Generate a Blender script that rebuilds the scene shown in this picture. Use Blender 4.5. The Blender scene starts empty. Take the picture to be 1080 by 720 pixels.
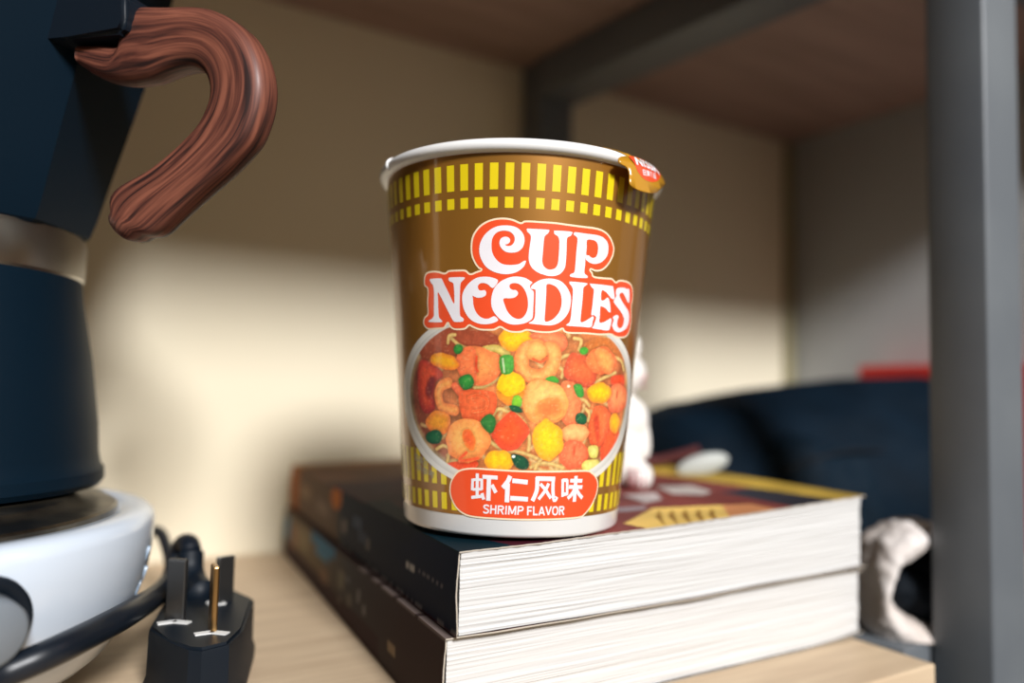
# traced print artwork (mm on the surface of its own object)
LETTERS = {'C': [[(1.93,78.73),(1.67,78.98),(1.06,78.69),(0.08,78.01),(-1.41,77.71),(-3.16,77.67),(-4.67,78.03),(-6.08,79.19),(-7.13,81.01),(-7.41,83.09),(-7.18,85.16),(-6.2,86.59),(-4.85,87.19),(-3.62,87.25),(-2.38,86.88),(-1.5,86.0),(-1.23,84.97),(-1.45,83.93),(-2.17,83.13),(-3.15,82.99),(-3.78,83.36),(-3.17,83.5),(-2.56,84.03),(-2.46,84.81),(-2.96,85.4),(-3.83,85.57),(-4.81,85.17),(-5.24,84.26),(-5.15,83.09),(-4.37,81.93),(-3.24,81.25),(-1.75,81.12),(-0.27,81.5),(0.93,82.71),(1.36,84.54),(1.06,86.21),(0.04,87.6),(-1.45,88.46),(-3.65,88.75),(-5.86,88.48),(-7.84,87.51),(-9.6,85.71),(-10.62,83.39),(-10.73,81.04),(-10.06,78.94),(-8.74,76.98),(-6.67,75.68),(-4.11,75.06),(-1.84,75.23),(-0.1,75.93),(1.36,77.28)]],'U': [[(1.86,87.92),(2.47,88.0),(4.68,88.01),(7.55,88.0),(7.82,87.63),(7.47,86.95),(6.87,86.39),(6.57,85.72),(6.47,84.03),(6.36,80.9),(6.32,79.08),(6.76,77.8),(7.7,77.0),(8.82,76.85),(10.1,77.46),(10.68,78.81),(10.81,81.18),(10.79,83.79),(10.7,85.35),(10.26,86.35),(9.33,86.93),(9.17,87.56),(9.53,87.91),(13.98,88.01),(14.16,87.38),(13.79,86.81),(13.02,86.34),(12.82,85.28),(12.93,82.67),(12.93,79.26),(12.64,77.4),(11.52,75.87),(9.97,75.16),(8.14,75.04),(6.57,75.41),(5.97,75.55),(4.41,76.37),(3.23,77.62),(2.66,79.41),(2.69,82.0),(2.96,84.61),(2.99,85.9),(2.65,86.53),(2.01,87.15)]],'P': [[(14.81,87.84),(15.21,88.02),(18.75,87.99),(21.78,88.04),(24.07,87.7),(25.72,86.6),(26.36,85.07),(26.29,83.16),(25.42,81.56),(23.85,80.28),(21.94,79.72),(20.36,79.86),(19.08,80.52),(18.73,81.14),(18.83,79.3),(18.74,77.43),(18.97,76.52),(19.77,76.07),(19.77,75.41),(16.86,75.18),(14.57,75.32),(14.52,75.98),(15.47,76.46),(15.77,77.41),(15.84,80.32),(15.85,82.95),(15.95,85.33),(15.88,86.38),(15.28,86.97),(14.71,87.3)],[(18.9,86.2),(20.68,86.48),(21.96,86.07),(22.63,84.82),(22.65,82.94),(22.07,81.67),(20.84,81.33),(19.72,81.92),(18.96,81.97),(18.93,84.09)]],'N': [[(-26.89,74.05),(-26.15,74.27),(-22.9,74.22),(-22.26,73.78),(-21.64,72.55),(-20.11,69.82),(-18.46,66.72),(-18.28,68.97),(-18.41,71.36),(-18.69,72.7),(-19.9,73.27),(-20.04,74.08),(-19.42,74.32),(-15.33,74.23),(-15.19,73.65),(-15.9,73.01),(-16.34,72.1),(-16.51,68.93),(-16.59,65.76),(-16.49,63.38),(-15.96,62.85),(-15.38,62.32),(-15.68,61.58),(-18.07,61.49),(-18.83,61.95),(-19.59,63.16),(-21.13,65.86),(-22.7,68.58),(-23.93,70.25),(-23.9,67.83),(-23.87,65.14),(-23.68,62.98),(-22.85,62.16),(-22.8,61.49),(-27.53,61.69),(-27.52,62.15),(-26.37,62.66),(-25.61,63.44),(-25.55,65.2),(-25.4,67.89),(-25.37,70.85),(-25.68,72.36),(-26.37,73.07)]],'Cs': [[(-5.46,73.19),(-6.84,71.1),(-8.29,72.13),(-9.6,72.52),(-10.66,72.27),(-11.14,71.48),(-10.79,70.57),(-10.12,70.38),(-9.19,70.49),(-8.73,69.91),(-8.91,69.0),(-9.83,68.47),(-11.18,68.34),(-12.27,68.74),(-12.66,68.88),(-12.55,68.09),(-12.4,66.25),(-11.71,64.41),(-10.6,63.11),(-9.24,62.46),(-7.9,62.48),(-6.32,63.15),(-5.25,62.13),(-6.03,61.46),(-7.88,60.91),(-10.04,60.88),(-12.25,61.52),(-13.94,62.84),(-15.23,64.95),(-15.79,67.34),(-15.69,69.44),(-14.78,71.27),(-13.38,72.82),(-11.48,73.97),(-9.36,74.3),(-7.27,74.09)]],'O': [[(0.16,74.45),(1.94,74.12),(3.23,73.4),(3.88,72.91),(3.28,72.1),(3.57,71.07),(4.31,70.46),(4.44,68.64),(4.42,66.03),(4.36,63.16),(3.67,62.22),(2.14,61.38),(-0.19,60.91),(-2.27,61.11),(-4.38,62.11),(-5.98,63.64),(-6.93,65.19),(-7.3,67.01),(-7.12,69.1),(-6.37,71.19),(-4.86,72.9),(-2.85,73.98),(-1.35,74.41)],[(-2.17,72.18),(-1.05,72.6),(0.48,72.25),(1.8,70.87),(2.64,68.82),(2.93,66.49),(2.54,64.39),(1.56,62.93),(0.28,62.54),(-1.29,63.1),(-2.62,64.49),(-3.44,66.3),(-3.86,68.11),(-1.95,68.28),(-0.55,68.71),(0.1,69.77),(-0.48,70.61),(-1.5,70.69),(-2.23,71.27)]],'D': [[(3.55,71.59),(4.03,72.39),(5.77,73.65),(7.8,74.24),(9.9,74.29),(12.08,73.66),(13.83,72.08),(14.96,70.06),(15.19,67.97),(14.85,65.57),(13.58,63.38),(11.72,61.82),(9.56,61.11),(6.87,61.13),(3.57,61.36),(3.56,61.7),(4.45,62.25),(4.97,63.45),(4.96,66.06),(4.93,68.66),(4.84,70.74),(4.34,71.11),(3.7,71.13)],[(7.88,72.6),(9.19,72.68),(10.83,71.87),(12.02,70.11),(12.45,67.78),(12.05,65.39),(10.79,63.48),(9.22,62.35),(7.88,62.28),(7.8,64.89),(7.85,68.03),(7.84,70.9)]],'L': [[(14.42,73.8),(14.83,73.92),(19.68,73.92),(19.87,73.49),(19.15,72.89),(18.82,72.2),(18.83,69.54),(18.75,66.87),(18.67,64.21),(18.81,62.62),(20.19,62.98),(21.72,63.9),(22.65,64.56),(23.17,64.14),(22.82,62.91),(22.37,61.4),(18.77,61.29),(14.59,61.29),(14.42,61.68),(15.23,62.39),(15.52,63.99),(15.56,66.64),(15.65,69.28),(15.56,71.65),(15.06,72.67),(14.45,73.28)]],'E': [[(20.94,73.73),(21.4,73.91),(29.16,74.08),(29.72,73.87),(30.74,71.1),(30.43,70.33),(29.25,70.53),(27.94,71.48),(26.72,72.17),(25.26,72.29),(25.39,69.6),(26.65,69.72),(27.5,70.4),(28.29,70.29),(29.11,68.6),(29.59,66.59),(28.81,66.38),(27.53,67.22),(26.16,67.64),(25.27,67.56),(25.38,65.0),(25.42,63.11),(26.72,63.07),(28.55,63.9),(29.92,64.57),(30.41,64.06),(30.06,62.11),(29.36,60.96),(25.86,60.97),(22.94,61.17),(23.34,61.87),(23.96,63.8),(23.96,64.47),(23.12,64.95),(22.21,65.01),(22.33,67.7),(22.39,70.39),(22.37,72.26),(21.49,72.98)]],'S': [[(37.91,74.19),(38.6,72.44),(38.77,70.33),(37.75,70.36),(36.2,71.58),(34.7,72.66),(33.51,72.52),(32.91,71.9),(33.53,71.0),(35.85,69.3),(38.41,67.89),(39.73,66.33),(39.89,64.35),(38.75,62.41),(36.37,61.23),(34.35,60.79),(32.38,61.05),(31.08,62.19),(30.96,63.01),(31.44,64.15),(30.89,64.93),(31.67,65.55),(32.99,65.81),(33.65,65.32),(33.25,64.31),(33.24,62.92),(34.11,62.11),(35.38,62.13),(36.52,63.2),(36.73,64.91),(35.34,66.45),(32.61,68.13),(30.79,69.32),(30.64,69.99),(31.52,71.33),(31.14,72.39),(31.4,73.52),(32.57,73.99),(34.91,74.28),(36.51,74.15)]]}
LOGO_EDGE = [(-10.31,76.34),(-10.97,76.61),(-12.18,78.19),(-13.12,80.57),(-13.26,83.46),(-12.73,86.06),(-11.17,88.35),(-9.13,89.86),(-6.64,90.74),(-3.94,90.92),(-1.74,90.52),(0.22,89.72),(1.18,90.22),(3.37,90.32),(5.41,90.28),(9.15,90.3),(13.04,90.14),(17.15,90.09),(21.58,90.15),(24.53,89.65),(26.75,88.38),(28.28,86.44),(28.9,84.63),(28.42,82.38),(27.03,80.01),(25.09,78.27),(22.79,77.6),(20.84,77.92),(21.54,77.19),(22.28,76.2),(26.38,76.26),(29.02,76.39),(30.75,75.59),(32.21,76.27),(35.0,76.55),(38.36,76.17),(40.52,74.67),(41.39,71.92),(41.02,69.31),(41.87,66.25),(42.02,63.12),(40.83,60.73),(38.51,59.42),(35.19,59.04),(32.69,59.22),(30.81,59.69),(26.06,59.3),(20.86,59.29),(15.33,59.09),(13.55,59.65),(13.23,60.2),(11.59,59.45),(9.14,58.93),(5.92,58.92),(3.0,59.33),(1.19,58.74),(-1.42,58.66),(-3.27,59.26),(-4.6,59.96),(-6.17,59.2),(-8.13,59.05),(-10.58,59.17),(-12.81,59.95),(-13.66,60.34),(-14.81,59.41),(-16.58,59.15),(-18.71,59.29),(-20.11,60.24),(-20.57,61.1),(-21.24,60.25),(-22.24,59.6),(-25.37,59.47),(-28.01,59.45),(-29.78,60.46),(-30.26,61.84),(-29.66,63.18),(-28.29,64.22),(-28.27,67.48),(-28.0,71.28),(-29.24,72.44),(-29.35,74.36),(-28.5,76.07),(-26.62,76.6),(-23.84,76.42),(-21.41,75.79),(-20.0,76.42),(-17.03,76.47),(-14.76,76.32),(-13.38,75.31),(-11.75,75.81)]
PANEL_EDGE = [(-15.69,19.34),(-12.52,19.8),(-7.97,19.82),(4.41,19.6),(11.82,19.62),(24.75,19.65),(28.13,18.85),(30.64,17.09),(31.74,14.82),(31.28,11.81),(29.21,8.65),(26.48,6.37),(24.13,5.57),(16.14,5.4),(6.58,5.35),(1.31,5.33),(-4.7,5.38),(-10.88,5.43),(-14.77,5.82),(-17.82,7.17),(-19.91,9.4),(-20.94,12.0),(-20.7,14.71),(-19.42,16.95),(-17.69,18.55)]
GLYPHS = [([(-12.51,16.35),(-9.58,16.51)],0.72),([(-12.51,16.61),(-12.66,13.29)],0.83),([(-9.52,16.78),(-9.49,13.61)],0.83),([(-12.5,13.56),(-9.4,13.82)],0.72),([(-10.97,18.24),(-10.99,11.4)],0.94),([(-12.98,11.22),(-8.92,11.84)],0.83),([(-9.39,12.69),(-8.82,10.86)],0.94),([(-9.29,17.38),(-4.45,17.34)],1.05),([(-7.19,17.3),(-7.32,10.6)],1.27),([(-6.26,15.23),(-4.88,13.04)],1.05),([(-0.56,18.0),(-1.3,16.34),(-2.79,14.5)],1.27),([(-1.28,15.82),(-1.34,10.41)],1.33),([(0.15,16.65),(4.98,16.28)],1.22),([(-0.35,11.63),(5.28,11.43)],1.22),([(7.95,17.72),(8.04,14.68),(7.68,13.09),(6.74,10.96)],1.16),([(7.44,17.37),(13.81,17.27)],1.22),([(13.18,17.33),(13.36,13.6),(14.04,11.06),(14.86,12.11)],1.0),([(9.02,15.87),(10.81,14.15),(12.77,11.69)],0.89),([(11.77,16.01),(10.68,13.89),(8.68,11.45)],0.89),([(16.48,17.16),(16.85,12.07)],0.83),([(18.09,17.05),(18.41,12.56)],0.83),([(16.33,16.89),(18.18,16.86)],0.89),([(16.69,12.74),(18.55,12.91)],0.89),([(19.22,16.7),(23.91,16.51)],1.0),([(18.88,14.88),(24.13,14.66)],1.0),([(21.28,18.05),(21.36,10.5)],1.16),([(21.22,14.49),(20.31,12.91),(18.75,11.56)],1.0),([(21.59,14.48),(22.89,12.81),(24.53,11.44)],1.0)]
TXT_SHRIMP = ((-9.08,6.9),(4.03,6.91),(-8.98,9.45))
TXT_FLAVOR = ((5.16,6.85),(18.01,6.78),(5.04,9.44))
NOTE = ((-36.14,17.42),(-25.84,16.35),(-35.99,19.15))
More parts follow.
